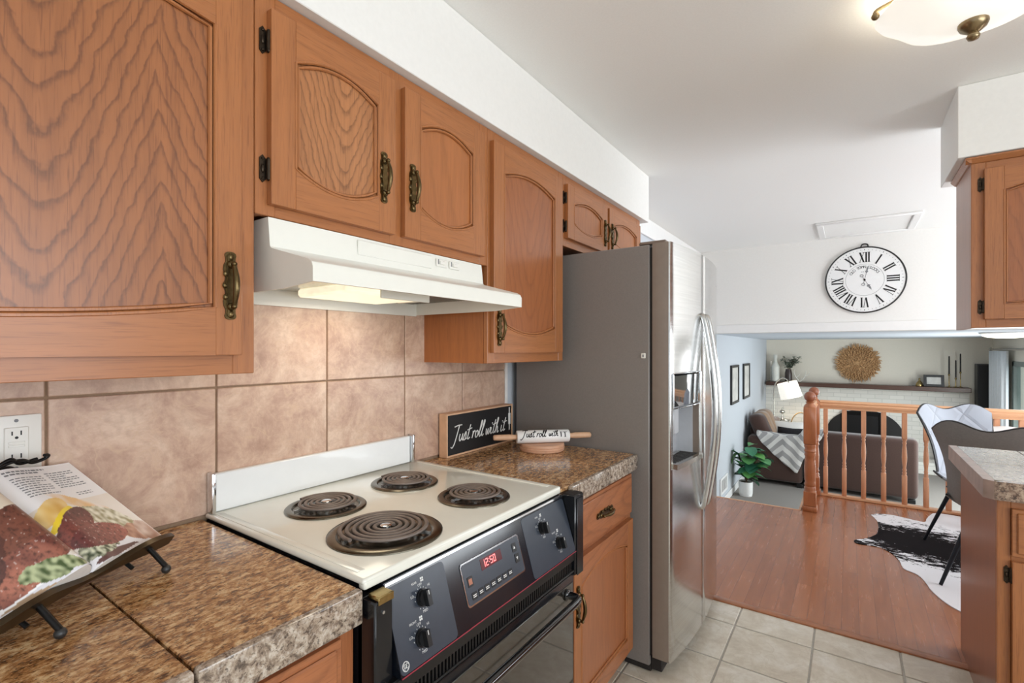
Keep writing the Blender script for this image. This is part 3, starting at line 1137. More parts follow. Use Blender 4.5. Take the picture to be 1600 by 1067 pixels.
m.box(0.325, 0.332, 0.90, 1.09, 1.502, 1.532, 0.002)
m.box(0.20, 0.325, 1.076, 1.084, 1.506, 1.532, 0.002)
m.build('lens_bracket', M['enamel_hood'], t, n_)
area('hood_lamp', (0.215, 0.93, 1.503), (0, 0, 0), 0.2, 0.26, 0.9, (1.0, 0.90, 0.74))

# ================================================================ COOKER
t = thing('range', 'drop-in electric cooker with almond cooktop and black front, four coil burners', 'cooker', (0.35, 0.96, 0.0))
n_ = neg(t)
CY0, CY1 = 0.583, 1.336
ZC = 0.930
m = MB()
m.box(0.016, 0.658, CY0, CY1, 0.9165, ZC, 0.006, seg=3)
m.box(0.640, 0.6585, CY0 + 0.002, CY1 - 0.002, 0.908, 0.925, 0.004, seg=2)
# raised rim round the sunken work area
rim = 0.028
for a in ((0.05, 0.625, CY0 + 0.012, CY0 + 0.03), (0.05, 0.625, CY1 - 0.03, CY1 - 0.012)):
    m.box(a[0], a[1], a[2], a[3], ZC - 0.004, ZC + 0.0012, 0.0011, seg=2)
m.build('cooktop', M['enamel'], t, n_, smooth=50)
m = MB()
m.box(0.0145, 0.034, 0.600, 1.290, ZC + 0.0005, 1.031, 0.003)
bg = m.build('backguard', M['white_glass'], t, n_)
for a, b in ((0.5875, 0.5995), (1.2905, 1.3025)):
    m = MB()
    m.box(0.0145, 0.046, a, b, ZC + 0.0005, 1.036, 0.004, seg=2)
    m.build('end_trim', M['chrome'], bg)
for cx, cy, r, rc, turns in ((0.233, 0.795, 0.105, 0.080, 4.4), (0.508, 0.765, 0.132, 0.104, 5.6), (0.229, 1.082, 0.105, 0.080, 4.4), (0.504, 1.095, 0.105, 0.080, 4.4)):
    b = MB()
    b.lathe([(r, 0.0), (r * 1.0, 0.003), (r * 0.97, 0.006), (r * 0.87, 0.0075), (r * 0.83, 0.006), (r * 0.80, 0.0012), (r * 0.3, 0.0006), (0.0001, 0.0006)], n=48)
    pan = b.build('burner', M['drip'], t, (cx - 0.35, cy - 0.96, ZC), smooth=35)
    b = MB()
    pts = []
    N = int(turns * 36)
    for i in range(N + 1):
        q = i / N
        a = q * turns * 2 * PI + 1.0
        rr = 0.018 + (rc - 0.018) * q
        pts.append((rr * math.cos(a), rr * math.sin(a), 0.0155))
    b.tube(pts, 0.0050 if rc > 0.09 else 0.0046, 8, flat=((0, 0, 1), 0.75))
    b.build('coil', M['coil'], pan, smooth=60)
    b = MB()
    b.lathe([(0.0135, 0.011), (0.0135, 0.0175), (0.011, 0.019), (0.0001, 0.019)], n=20)
    for k in range(3):
        a = k * 2 * PI / 3 + 0.4
        b.box(0.012, rc + 0.008, -0.0012, 0.0012, 0.004, 0.0115, tf=lambda p, a=a: (p.x * math.cos(a) - p.y * math.sin(a), p.x * math.sin(a) + p.y * math.cos(a), p.z))
    b.build('coil_support', M['chrome'], pan, smooth=40)

PT, PB = (0.660, 0.905), (0.712, 0.738)   # control panel, top and bottom edge (x, z)
PLEN = math.hypot(PB[0] - PT[0], PB[1] - PT[1])
pnx, pnz = (PT[1] - PB[1]) / PLEN, (PB[0] - PT[0]) / PLEN


def cp(y, z, d=0.0):
    """point of the control panel at width y and height z, d in front of it"""
    q = (PT[1] - z) / (PT[1] - PB[1])
    return (PT[0] + (PB[0] - PT[0]) * q + pnx * d, y, z + pnz * d)


def cpbox(mb, y0, y1, z0, z1, d0, d1, mi=0, rr=0.0):
    if rr:
        pl = []
        for cx, cz, a0 in ((y1 - rr, z1 - rr, 0), (y0 + rr, z1 - rr, 90), (y0 + rr, z0 + rr, 180), (y1 - rr, z0 + rr, 270)):
            for k in range(5):
                a = math.radians(a0 + 22.5 * k)
                pl.append((cx + rr * math.cos(a), cz + rr * math.sin(a)))
    else:
        pl = [(y0, z0), (y1, z0), (y1, z1), (y0, z1)]
    mb.prism(pl, d0, d1, lambda a, b, d: cp(a, b, d), mi)


m = MB()
m.prism([(PT[0], PT[1]), (PB[0], PB[1]), (0.64, PB[1]), (0.64, PT[1])], 0.628, 1.3345, lambda a, b, d: (a, d, b))
pn = m.build('control_panel', M['black_panel'], t, n_, smooth=0)
m = MB()
cpbox(m, 0.629, 1.334, 0.899, 0.9035, 0.0, 0.003)
m.build('chrome_strip', M['chrome'], pn)
for fa, fb in ((0.629, 0.79), (1.098, 1.333)):
    m = MB()
    cpbox(m, fa, fb, 0.742, 0.894, 0.0002, 0.0008, rr=0.010)
    m.build('knob_field', M['slate_panel'], pn)
m = MB()
cpbox(m, 0.629, 1.334, 0.7385, 0.7405, 0.0, 0.0012)
m.build('red_line', plain('thin_red_line', (150, 40, 56), 0.4), pn)
m = MB()
cpbox(m, 0.835, 1.068, 0.777, 0.868, 0.0003, 0.0022, 0, 0.008)
cpbox(m, 0.8385, 1.0645, 0.7805, 0.8645, 0.0022, 0.003, 1, 0.006)
dsp = m.build('display', [M['chrome'], M['slate_panel']], pn, smooth=30)
m = MB()
cpbox(m, 0.903, 0.985, 0.833, 0.857, 0.003, 0.0036)
m.build('display_window', M['led_dark'], dsp)
m = MB()
SEG = {'0': 'abcdef', '1': 'bc', '2': 'abged', '5': 'afgcd'}
yy = 0.910
for ch in '12:50':
    if ch == ':':
        for zc in (0.842, 0.849):
            cpbox(m, yy, yy + 0.0015, zc, zc + 0.0015, 0.0036, 0.0040)
        yy += 0.0045
        continue
    w, h, z0, k = 0.0085, 0.0155, 0.8375, 0.0015
    S = {'a': (0, w, h - k, h), 'b': (w - k, w, h / 2, h), 'c': (w - k, w, 0, h / 2), 'd': (0, w, 0, k), 'e': (0, k, 0, h / 2), 'f': (0, k, h / 2, h), 'g': (0, w, h / 2 - k / 2, h / 2 + k / 2)}
    for q in SEG[ch]:
        a, b, c, d = S[q]
        cpbox(m, yy + a, yy + b, z0 + c, z0 + d, 0.0036, 0.0040)
    yy += 0.0125
m.build('clock_digits', M['led_red'], dsp, smooth=0)
bts = [(0.862 + k * 0.0235, 0.795) for k in range(7)] + [(0.857, 0.826), (1.040, 0.842), (1.043, 0.816)]
for k, (by, bz) in enumerate(bts):
    m = MB()
    cpbox(m, by - 0.009, by + 0.009, bz - 0.0075 - (0.003 if k > 6 else 0), bz + 0.0075 + (0.003 if k > 6 else 0), 0.003, 0.0042, 0, 0.002)
    if k < 7:
        for q in (-0.0018, 0.0018):
            cpbox(m, by - 0.006, by + 0.006, bz + q - 0.0009, bz + q + 0.0009, 0.0042, 0.0044, 1)
    elif k == 7:
        cpbox(m, by - 0.006, by + 0.006, bz - 0.006, bz + 0.006, 0.0042, 0.0044, 2)
    else:
        sg = 1 if k == 8 else -1
        m.prism([(by - 0.004, bz - 0.003 * sg), (by + 0.004, bz - 0.003 * sg), (by, bz + 0.004 * sg)], 0.0042, 0.0044, lambda a, b, d: cp(a, b, d), 1)
    m.build('button', [M['black_plastic'], M['print'], plain('rust_icon', (170, 110, 86), 0.5) if k == 7 else M['print']], dsp, smooth=0)

# four knobs with printed marks
for kn, (ky, kz, word) in enumerate(((0.714, 0.848, 'REAR'), (0.692, 0.783, 'FRONT'), (1.186, 0.848, 'REAR'), (1.252, 0.788, 'FRONT'))):
    m = MB()
    Rk = 0.0165
    circ = [(ky + Rk * math.cos(2 * PI * i / 28), kz + Rk * math.sin(2 * PI * i / 28)) for i in range(28)]
    m.prism(circ, 0.0009, 0.006, lambda a, b, d: cp(a, b, d))
    m.prism([(ky + (a - ky) * 0.86, kz + (b - kz) * 0.86) for a, b in circ], 0.006, 0.012, lambda a, b, d: cp(a, b, d))
    m.prism([(ky - 0.0055, kz - 0.0145), (ky + 0.0055, kz - 0.0145), (ky + 0.0055, kz + 0.0145), (ky - 0.0055, kz + 0.0145)], 0.012, 0.024, lambda a, b, d: cp(a, b, d))
    kb = m.build('knob', M['black_plastic'], pn, smooth=40)
    m = MB()
    cpbox(m, ky - 0.0008, ky + 0.0008, kz + 0.006, kz + 0.0142, 0.024, 0.0244)
    m.build('pointer', M['print'], kb, smooth=0)
    m = MB()
    for i in range(14):
        a = math.radians(-60 + 300 * i / 13 - 60)
        y_, z_ = ky + 0.0195 * math.cos(a), kz + 0.0195 * math.sin(a)
        cpbox(m, y_ - 0.0005, y_ + 0.0005, z_ - 0.0012, z_ + 0.0012, 0.0008, 0.0011)
    for s_, a, b, sz in (('OFF', 0.0, 0.0245, 0.0068), ('LO', -0.025, 0.010, 0.0068), ('HI', 0.023, 0.0165, 0.0068), ('MED', 0.002, -0.0245, 0.0068), (word, -0.014, 0.0315, 0.006)):
        put_text(m, s_, sz, lambda u, v, a=a, b=b: cp(ky + a + u, kz + b + v, 0.0011))
    for du in (-0.0022, 0.0022):
        for dv in (-0.0022, 0.0022):
            cpbox(m, ky + 0.008 + du - 0.0017, ky + 0.008 + du + 0.0017, kz + 0.0325 + dv - 0.0017, kz + 0.0325 + dv + 0.0017, 0.0008, 0.0011)
    m.build('knob_marking', M['print'], pn, smooth=0)
# round maker's emblem
m = MB()
ey, ez = 0.6425, 0.7555
m.tube([cp(ey + 0.0080 * math.cos(a), ez + 0.0080 * math.sin(a), 0.0012) for a in [2 * PI * i / 32 for i in range(32)]], 0.0007, 6, closed=True)
for i in range(4):
    a0 = PI / 4 + i * PI / 2
    m.tube([cp(ey + 0.0064 * math.cos(a0 + q), ez + 0.0064 * math.sin(a0 + q), 0.0012) for q in (-0.5, -0.2, 0.2, 0.5)], 0.0004, 4)
for pts in ([(0.0, 0.0028), (-0.0018, 0.0038), (-0.0038, 0.001), (-0.0036, -0.002), (-0.0016, -0.0032), (-0.0004, -0.0008), (-0.0012, 0.0)],
            [(0.0036, 0.003), (0.0018, 0.0036), (0.0012, 0.0012), (0.0026, 0.0004), (0.001, -0.0006), (0.0012, -0.003), (0.0034, -0.0028)]):
    m.tube([cp(ey + p.x, ez + p.y, 0.0012) for p in spline([(a, b, 0) for a, b in pts], 5)], 0.0006, 5)
m.build('emblem', M['print'], pn, smooth=50)

# vents, door, bar handle, body
m = MB()
m.box(0.60, 0.668, 0.606, 1.345, 0.672, 0.7375)
m.box(0.668, 0.704, 0.606, 1.345, 0.706, 0.7370, 0.003)
m.box(0.668, 0.704, 0.606, 1.345, 0.672, 0.678, 0.002)
for k in range(66):
    y = 0.625 + k * 0.0107
    m.box(0.667, 0.700, y, y + 0.005, 0.678, 0.7065)
m.build('vent_grille', M['black_plastic'], t, n_, smooth=0)
m = MB()
m.box(0.645, 0.700, 0.604, 1.343, 0.165, 0.668, 0.004, seg=2)
dr = m.build('oven_door', M['black_enamel'], t, n_)
m = MB()
m.box(0.698, 0.7025, 0.616, 1.331, 0.185, 0.645, 0.0015)
m.build('door_glass', M['dark_glass'], dr)
hb = []
for p in ((0.701, 0.668, 0.620), (0.728, 0.664, 0.620), (0.742, 0.672, 0.620), (0.746, 0.692, 0.620)):
    hb.append(p)
for q in (0.80, 0.95, 1.10, 1.22):
    hb.append((0.747, q, 0.620))
for p in ((0.746, 1.268, 0.620), (0.742, 1.288, 0.620), (0.728, 1.296, 0.620), (0.701, 1.292, 0.620)):
    hb.append(p)
m = MB()
m.tube(spline(hb, 5), 0.0115, 14)
for y in (0.668, 1.292):
    m.ball((0.706, y, 0.620), 0.017, 14, (0.5, 1, 1))
m.build('door_handle', plain('gloss_black_handle', (14, 15, 17), 0.1, coat=1.0, coat_r=0.03), dr, smooth=60)
m = MB()
m.box(0.645, 0.694, 0.604, 1.343, 0.03, 0.158, 0.004)
m.build('drawer_front', M['black_enamel'], t, n_)
m = MB()
m.box(0.02, 0.60, 0.5855, 1.3345, 0.02, 0.914)
m.box(0.60, 0.655, 0.5835, 0.604, 0.02, 0.895, 0.002)
m.box(0.60, 0.655, 1.346, 1.390, 0.02, 0.66, 0.002)
m.build('body', M['black_enamel'], t, n_, smooth=30)
m = MB()
m.box(0.660, 0.708, 1.3365, 1.3925, 0.66, 0.908, 0.004)
m.box(0.708, 0.711, 1.3445, 1.385, 0.66, 0.896, 0.001)
m.build('end_cap', M['black_enamel'], t, n_)
m = MB()
m.box(0.640, 0.690, 0.5835, 0.6265, 0.66, 0.894, 0.003)
ec = m.build('end_cap', M['black_enamel'], t, n_)
m = MB()
m.box(0.661, 0.692, 0.590, 0.6265, 0.8945, 0.903, 0.002)
m.box(0.6905, 0.693, 0.590, 0.6265, 0.888, 0.903, 0.001)
m.build('bracket', M['brass_hi'], ec)
m = MB()
m.tube([(0.6902, 0.602, 0.872), (0.6925, 0.602, 0.872)], 0.003, 10)
m.build('screw', M['chrome'], ec)

# ================================================================ FRIDGE
FY0, FYM, FY1 = 1.998, 2.392, 2.842
t = thing('fridge', 'stainless side-by-side fridge with water dispenser and grey side panel', 'refrigerator', (0.40, 2.42, 0.0))
n_ = neg(t)
m = MB()
m.box(0.035, 0.712, FY0, FY1, 0.03, 1.797, 0.004)
m.build('body', M['fridge_side'], t, n_)
m = MB()
m.box(0.7125, 0.7235, FY0 + 0.008, FY1 - 0.008, 0.075, 1.785)
m.build('door_gasket', M['gasket'], t, n_)
m = MB()
m.box(0.60, 0.715, FY0 + 0.01, FY1 - 0.01, 0.005, 0.029)
m.box(0.7125, 0.76, FY0 + 0.015, FY1 - 0.015, 0.012, 0.066, 0.003)
m.build('kick_grille', M['gasket'], t, n_)


def fx(y):
    q = (y - (FY0 + FY1) / 2) / ((FY1 - FY0) / 2)
    return 0.800 + 0.034 * (1 - q * q)


def slab(mb, ya, yb, za, zb, n=10, ra=0.0, rb=0.0, back=0.7245, mi_edge=1):
    ys = [ya + (yb - ya) * i / n for i in range(n + 1)]
    pl = [(back, ya)]
    for i, y in enumerate(ys):
        x = fx(y)
        if i == 0 and ra:
            pl.append((x - ra, y)); pl.append((x - ra * 0.3, y + ra * 0.3)); pl.append((x + 0.0005, y + ra))
        elif i == n and rb:
            pl.append((x + 0.0005, y - rb)); pl.append((x - rb * 0.3, y - rb * 0.3)); pl.append((x - rb, y))
        else:
            pl.append((x, y))
    pl.append((back, yb))
    k = len(pl)
    vs = [(a, b, za) for a, b in pl] + [(a, b, zb) for a, b in pl]
    for i in range(k):
        j = (i + 1) % k
        edge = (i == 0) or (i == k - 2) or (i == k - 1)
        mb.add([vs[i], vs[j], vs[k + j], vs[k + i]], [(0, 1, 2, 3)], mi_edge if edge else 0)
    mb.add(vs[:k], [tuple(range(k))[::-1]], mi_edge)
    mb.add(vs[k:], [tuple(range(k))], mi_edge)


DY0, DY1, DZ0, DZ1 = 2.020, 2.322, 0.862, 1.256
m = MB()
slab(m, FY0, FYM - 0.003, 0.072, DZ0, ra=0.008, rb=0.004)
slab(m, FY0, FYM - 0.003, DZ1, 1.800, ra=0.008, rb=0.004)
slab(m, FY0, DY0, DZ0, DZ1, 3, ra=0.008)
slab(m, DY1, FYM - 0.003, DZ0, DZ1, 3, rb=0.004)
fl = m.build('freezer_door', [M['steel'], M['fridge_edge']], t, n_, smooth=35)
m = MB()
slab(m, FYM + 0.003, FY1, 0.072, 1.800, ra=0.004, rb=0.008)
fr = m.build('fridge_door', [M['steel'], M['fridge_edge']], t, n_, smooth=35)
# dispenser: recess lining, frame, glossy control panel, drip tray
m = MB()
m.box(0.7255, 0.732, DY0 + 0.001, DY1 - 0.001, DZ0 + 0.001, DZ1 - 0.001)
m.box(0.732, 0.800, DY0 + 0.0005, DY0 + 0.006, DZ0 + 0.001, DZ1 - 0.001)
m.box(0.732, 0.805, DY1 - 0.006, DY1 - 0.0005, DZ0 + 0.001, DZ1 - 0.001)
m.box(0.732, 0.806, DY0 + 0.006, DY1 - 0.006, DZ0 + 0.001, DZ0 + 0.008)
dp = m.build('dispenser', M['dispenser'], fl, smooth=30)
m = MB()
ns = 8
for i in range(ns):
    ya, yb = DY0 + 0.006 + (DY1 - DY0 - 0.012) * i / ns, DY0 + 0.006 + (DY1 - DY0 - 0.012) * (i + 1) / ns
    xa, xb = fx(ya) + 0.004, fx(yb) + 0.004
    m.add([(xa, ya, 1.120), (xb, yb, 1.120), (xb, yb, 1.248), (xa, ya, 1.248), (0.74, ya, 1.120), (0.74, yb, 1.120), (0.74, yb, 1.248), (0.74, ya, 1.248)],
          [(0, 1, 2, 3), (4, 7, 6, 5), (0, 4, 5, 1), (3, 2, 6, 7)] + ([(0, 3, 7, 4)] if i == 0 else []) + ([(1, 5, 6, 2)] if i == ns - 1 else []))
m.build('dispenser_panel', plain('black_gloss_panel', (22, 26, 28), 0.05, var=0.05, coat=1.0, coat_r=0.02), dp, smooth=30)
m = MB()
lp = []
for y in [DY0 - 0.004 + (DY1 - DY0 + 0.008) * i / 8 for i in range(9)]:
    lp.append((fx(y) + 0.003, y, 1.2575))
for z in (1.2, 1.13):
    lp.append((fx(DY1 + 0.003) + 0.003, DY1 + 0.003, z))
for y in [DY1 + 0.003 - (DY1 - DY0 + 0.006) * i / 8 for i in range(9)]:
    lp.append((fx(y) + 0.003, y, 1.112))
for z in (1.13, 1.2):
    lp.append((fx(DY0 - 0.003) + 0.003, DY0 - 0.003, z))
m.tube(lp, 0.0035, 6, closed=True)
m.build('panel_bezel', M['chrome'], dp, smooth=60)
m = MB()
for i in range(ns):
    ya, yb = DY0 + (DY1 - DY0) * i / ns, DY0 + (DY1 - DY0) * (i + 1) / ns
    xa, xb = fx(ya) + 0.018, fx(yb) + 0.018
    m.add([(xa, ya, 0.862), (xb, yb, 0.862), (xb, yb, 0.884), (xa, ya, 0.884), (0.74, ya, 0.871), (0.74, yb, 0.871), (0.74, yb, 0.884), (0.74, ya, 0.884)],
          [(0, 1, 2, 3), (4, 7, 6, 5), (0, 4, 5, 1), (3, 2, 6, 7)] + ([(0, 3, 7, 4)] if i == 0 else []) + ([(1, 5, 6, 2)] if i == ns - 1 else []))
tr = m.build('drip_tray', M['nickel'], dp, smooth=30)
m = MB()
for i in range(11):
    y = DY0 + 0.03 + i * 0.024
    m.box(0.752, fx(y) - 0.002, y, y + 0.012, 0.8842, 0.8852)
m.build('tray_grille', M['gasket'], tr, smooth=0)
m = MB()
m.box(0.735, 0.775, 2.13, 2.21, 0.98, 1.115, 0.01)
m.build('paddle', M['dispenser'], dp)
for y, pr in ((2.352, fl), (2.432, fr)):
    m = MB()
    pts = [(fx(y) - 0.004, y, 0.628), (fx(y) + 0.012, y, 0.636)]
    for k in range(1, 12):
        q = k / 12
        pts.append((fx(y) + 0.016 + 0.046 * math.sin(PI * q), y, 0.645 + 0.85 * q))
    pts += [(fx(y) + 0.012, y, 1.504), (fx(y) - 0.004, y, 1.512)]
    m.tube(spline(pts, 4), 0.0135, 12, flat=((0, 1, 0), 0.8))
    m.build('handle', M['chrome'] if False else M['steel'], pr, smooth=60)
for y in (FY0 + 0.03, FY1 - 0.06):
    m = MB()
    m.box(0.66, 0.775, y - 0.012, y + 0.03, 1.8005, 1.815, 0.004)
    m.build('hinge_cover', M['fridge_edge'], t, n_)
m = MB()
m.box(fx(2.80) + 0.0005, fx(2.80) + 0.002, 2.765, 2.795, 1.695, 1.700)
m.build('badge', M['grey_ink'], fr)

t = thing('fridge_magnet', 'tiny white square magnet on the grey side of the fridge', 'magnet', (0.687, 1.9965, 1.320))
m = MB()
m.box(-0.010, 0.010, -0.0045, 0.0, 0.0, 0.022, 0.002)
b = m.build('magnet_tile', M['plate_white'], t)
m = MB()
m.box(-0.003, 0.003, -0.0052, -0.0045, 0.005, 0.016)
m.build('picture', M['grey_ink'], t, smooth=0)

# ================================================================ SMALL THINGS ON THE COUNTERS
# handwriting strokes: x-height 1, drawn left to right
SCRIPT = {
    'J': (1.25, [[(-0.25, 2.15), (0.5, 2.3), (1.3, 2.3)], [(0.75, 2.28), (0.6, 1.2), (0.35, -0.1), (0.0, -0.75), (-0.35, -0.6)]]),
    'u': (0.95, [[(0, 1), (-0.02, 0.35), (0.2, 0.0), (0.5, 0.35), (0.62, 1), (0.6, 0.3), (0.8, 0.02), (0.98, 0.2)]]),
    's': (0.75, [[(-0.1, 0.1), (0.3, 1.15), (0.42, 0.85), (0.48, 0.3), (0.25, 0.0), (0.0, 0.1)], [(0.4, 0.1), (0.72, 0.2)]]),
    't': (0.7, [[(0.42, 2.1), (0.22, 0.8), (0.2, 0.1), (0.45, 0.05), (0.65, 0.25)], [(-0.15, 1.35), (0.85, 1.55)]]),
    'r': (0.66, [[(0.02, 1.05), (0.08, 0.5), (0.0, 0)], [(0.05, 0.4), (0.2, 0.85), (0.42, 1.05), (0.56, 0.88)]]),
    'o': (0.85, [[(0.4, 1.0), (0.08, 0.75), (0.1, 0.15), (0.4, 0.0), (0.65, 0.4), (0.55, 0.9), (0.4, 1.0), (0.6, 0.75), (0.9, 0.75)]]),
    'l': (0.62, [[(-0.05, 0.3), (0.35, 1.4), (0.5, 2.2), (0.32, 2.35), (0.18, 1.6), (0.12, 0.4), (0.3, 0.0), (0.6, 0.25)]]),
    'w': (1.15, [[(0, 0.95), (0.05, 0.2), (0.25, 0.05), (0.5, 0.9), (0.52, 0.2), (0.72, 0.05), (0.95, 0.55), (0.98, 1.0), (1.2, 0.85)]]),
    'i': (0.55, [[(0.1, 1.0), (0.08, 0.2), (0.25, 0.0), (0.5, 0.2)], [(0.2, 1.55), (0.24, 1.7)]]),
    'h': (0.95, [[(0.0, 0.2), (0.42, 1.7), (0.45, 2.25), (0.28, 2.2), (0.15, 1.0), (0.08, 0.0)], [(0.1, 0.3), (0.38, 0.95), (0.58, 0.8), (0.58, 0.15), (0.75, 0.0), (0.95, 0.2)]]),
    ' ': (0.55, []),
}


def write_script(mb, txt, x, fn, sc, r, slant=0.28, n=5):
    for ch in txt:
        adv, strokes = SCRIPT[ch]
        for st in strokes:
            P = spline([(a, b, 0) for a, b in st], n)
            mb.tube([fn((x + p.x + slant * p.y) * sc, p.y * sc) for p in P], r, 5)
        x += adv
    return x


t = thing('box_sign', 'black wooden box sign with white handwriting leaning by the wall tiles', 'sign', (0.04, 1.69, 0.9155))
n_ = neg(t)
SX, SY0, SY1, SZ0, SZ1 = 0.062, 1.462, 1.930, 0.9158, 1.094
m = MB()
f = 0.007
m.box(0.020, SX, SY0, SY0 + f, SZ0, SZ1, 0.001); m.box(0.020, SX, SY1 - f, SY1, SZ0, SZ1, 0.001)
m.box(0.020, SX, SY0 + f, SY1 - f, SZ0, SZ0 + f, 0.001); m.box(0.020, SX, SY0 + f, SY1 - f, SZ1 - f, SZ1, 0.001)
m.build('box_frame', M['maple'], t, n_)
m = MB()
m.box(0.022, SX - 0.004, SY0 + f, SY1 - f, SZ0 + f, SZ1 - f)
m.build('board', M['ink'], t, n_, smooth=0)
m = MB()
write_script(m, 'Just roll with it', 0.0, lambda a, b: (SX - 0.0035, SY0 + 0.042 + a, SZ0 + 0.058 + b), 0.0288, 0.0024)
y0 = SY0 + 0.444
m.prism([(y0 - 0.008, 1.00), (y0 + 0.008, 1.00), (y0 + 0.008, 1.052), (y0 - 0.008, 1.052)], SX - 0.004, SX - 0.002, lambda a, b, d: (d, a, b))
for z0, z1 in ((0.972, 1.0), (1.052, 1.080)):
    m.prism([(y0 - 0.003, z0), (y0 + 0.003, z0), (y0 + 0.003, z1), (y0 - 0.003, z1)], SX - 0.004, SX - 0.0025, lambda a, b, d: (d, a, b))
m.build('lettering', M['print'], t, n_, smooth=60)

t = thing('wooden_trivet', 'round pinkish wooden rest under the white rolling pin', 'trivet', (0.285, 1.835, 0.9155))
m = MB()
m.lathe([(0.0001, 0.0), (0.094, 0.0), (0.098, 0.003), (0.099, 0.008), (0.0965, 0.010), (0.099, 0.012), (0.099, 0.018), (0.0965, 0.020), (0.099, 0.022), (0.098, 0.030), (0.095, 0.0325), (0.0001, 0.0325)], n=56)
m.build('disc', M['beech'], t, smooth=35)
t = thing('rolling_pin', 'white ceramic rolling pin with pale wooden handles on the round wooden rest', 'rolling pin', (0.297, 1.823, 0.9485), math.radians(44.7))
ZP = 0.0285
m = MB()
m.lathe([(0.012, -0.117), (0.0255, -0.117), (0.028, -0.114), (0.028, 0.114), (0.0255, 0.117), (0.012, 0.117)], (0, 0, ZP), 'x', 40)
m.build('roller', M['ceramic'], t, smooth=40)
for sg in (-1, 1):
    m = MB()
    m.lathe([(0.0001, sg * 0.117), (0.0105, sg * 0.1175), (0.0105, sg * 0.125), (0.013, sg * 0.15), (0.0125, sg * 0.20), (0.0115, sg * 0.216), (0.008, sg * 0.219), (0.0001, sg * 0.2195)], (0, 0, ZP), 'x', 20)
    m.build('grip', M['maple'], t, smooth=50)


def roller_pt(a, b, r=0.0281):
    th = math.radians(-58) + b / r
    return (a, r * math.sin(th) if False else -r * math.cos(th + math.radians(90) - PI / 2 + 0) , ZP + r * math.sin(th + PI / 2 + math.radians(30)))


def roller_pt(a, b, r=0.0282):
    th = math.radians(-6) + b / r          # angle above the horizontal on the near side
    return (a, -r * math.cos(th), ZP + r * math.sin(th))


m = MB()
write_script(m, 'Just roll', -0.0, lambda a, b: roller_pt(-0.098 + a, b + 0.006), 0.0152, 0.0019, n=4)
write_script(m, 'with', 0.0, lambda a, b: roller_pt(0.020 + a, b + 0.008), 0.0125, 0.0017, n=4)
for x0_, bars in ((0.076, ((0, 0.004, 0, 0.024), (-0.004, 0.004, -0.004, 0.004), (-0.004, 0.026, 0.004, 0.026))), (0.094, ((0, 0.004, 0, 0.024), (-0.010, 0.025, 0.010, 0.025), (-0.004, 0.004, 0.004, 0.004)))):
    for a0, b0, a1, b1 in bars:
        m.tube([roller_pt(x0_ + a0 + (a1 - a0) * q / 8, b0 + (b1 - b0) * q / 8) for q in range(9)], 0.0022 if a0 == a1 else 0.0012, 6)
m.build('lettering', M['ink'], t, smooth=60)

# wall socket
t = thing('wall_socket', 'cream double wall socket on the tiles behind the cookbook', 'socket', (0.0128, 0.233, 1.108))
m = MB()
m.box(0, 0.006, -0.038, 0.038, 0, 0.118, 0.003, seg=2)
m.build('cover_plate', M['plate_white'], t)
m = MB()
m.box(0.005, 0.009, -0.018, 0.018, 0.026, 0.094, 0.0015)
rc = m.build('outlet', M['plate_white'], t)
for zc in (0.082, 0.036):
    m = MB()
    for dy, hh in ((-0.0065, 0.004), (0.0065, 0.0045)):
        m.box(0.0088, 0.0093, dy - 0.0011, dy + 0.0011, zc - hh, zc + hh)
    m.tube([(0.0088, 0, zc - 0.009), (0.0094, 0, zc - 0.009)], 0.0028, 10)
    m.build('slot', M['ink'], rc, smooth=0)
m = MB()
m.box(0.0085, 0.0105, -0.012, 0.012, 0.054, 0.0585, 0.0008)
m.box(0.0085, 0.0105, -0.012, 0.012, 0.0605, 0.065, 0.0008)
m.build('test_button', M['plate_white'], rc)
for z in (0.107, 0.011):
    m = MB()
    m.lathe([(0.0035, 0.0055), (0.0033, 0.0068), (0.0001, 0.0072)], (0, 0, z), 'x', 12)
    m.build('screw', M['grey_ink'], t)

# ================================================================ COOKBOOK ON ITS EASEL
BE = Vector((-0.541, 0.841, 0)).normalized()     # along the ledge
BWv = Vector((-0.673, -0.433, 0.599)).normalized()  # up the page
BN = BE.cross(BWv).normalized()                  # out of the page
BG = Vector((0.300, 0.272, 0.955))               # foot of the gutter
PW, PHT = 0.178, 0.262


def bulge(s, side):
    a = abs(s)
    H = 0.034 if side > 0 else 0.058
    return 0.004 + H * (1 - math.exp(-a / 0.016)) * math.exp(-(a / 0.10) ** 1.6) + 0.004 * (1 - a / PW)


def page_pt(s, v, side, lift=0.0):
    return BG + BE * s + BWv * (v * PHT) + BN * (bulge(s, side) + lift)


def nz(x, y, s, k=0.0):
    return noise.noise(Vector((x * s + k, y * s + 3.7 * k, k * 1.3)))


def ell(u, v, cx, cy, rx, ry, rot=0.0, wob=0.12, s=14.0, k=0.0):
    a, b = u - cx, v - cy
    c_, s_ = math.cos(rot), math.sin(rot)
    a, b = a * c_ + b * s_, -a * s_ + b * c_
    return (a / rx) ** 2 + (b / ry) ** 2 + wob * nz(u, v, s, k) < 1.0


def sr(c):
    return lin(c)[:3]


def mixc(a, b, t):
    t = max(0.0, min(1.0, t))
    return tuple(a[i] * (1 - t) + b[i] * t for i in range(3))


WHITE = sr((244, 243, 242))


def meat(u, v, k, crust, flesh, edge):
    g = nz(u, v, 40, k) + 0.6 * nz(u, v, 90, k + 5)
    return mixc(mixc(crust, flesh, edge), sr((226, 214, 206)) if g > 0.62 else sr((40, 22, 20)), 0.55 if g > 0.62 else max(0.0, -g) * 0.9)


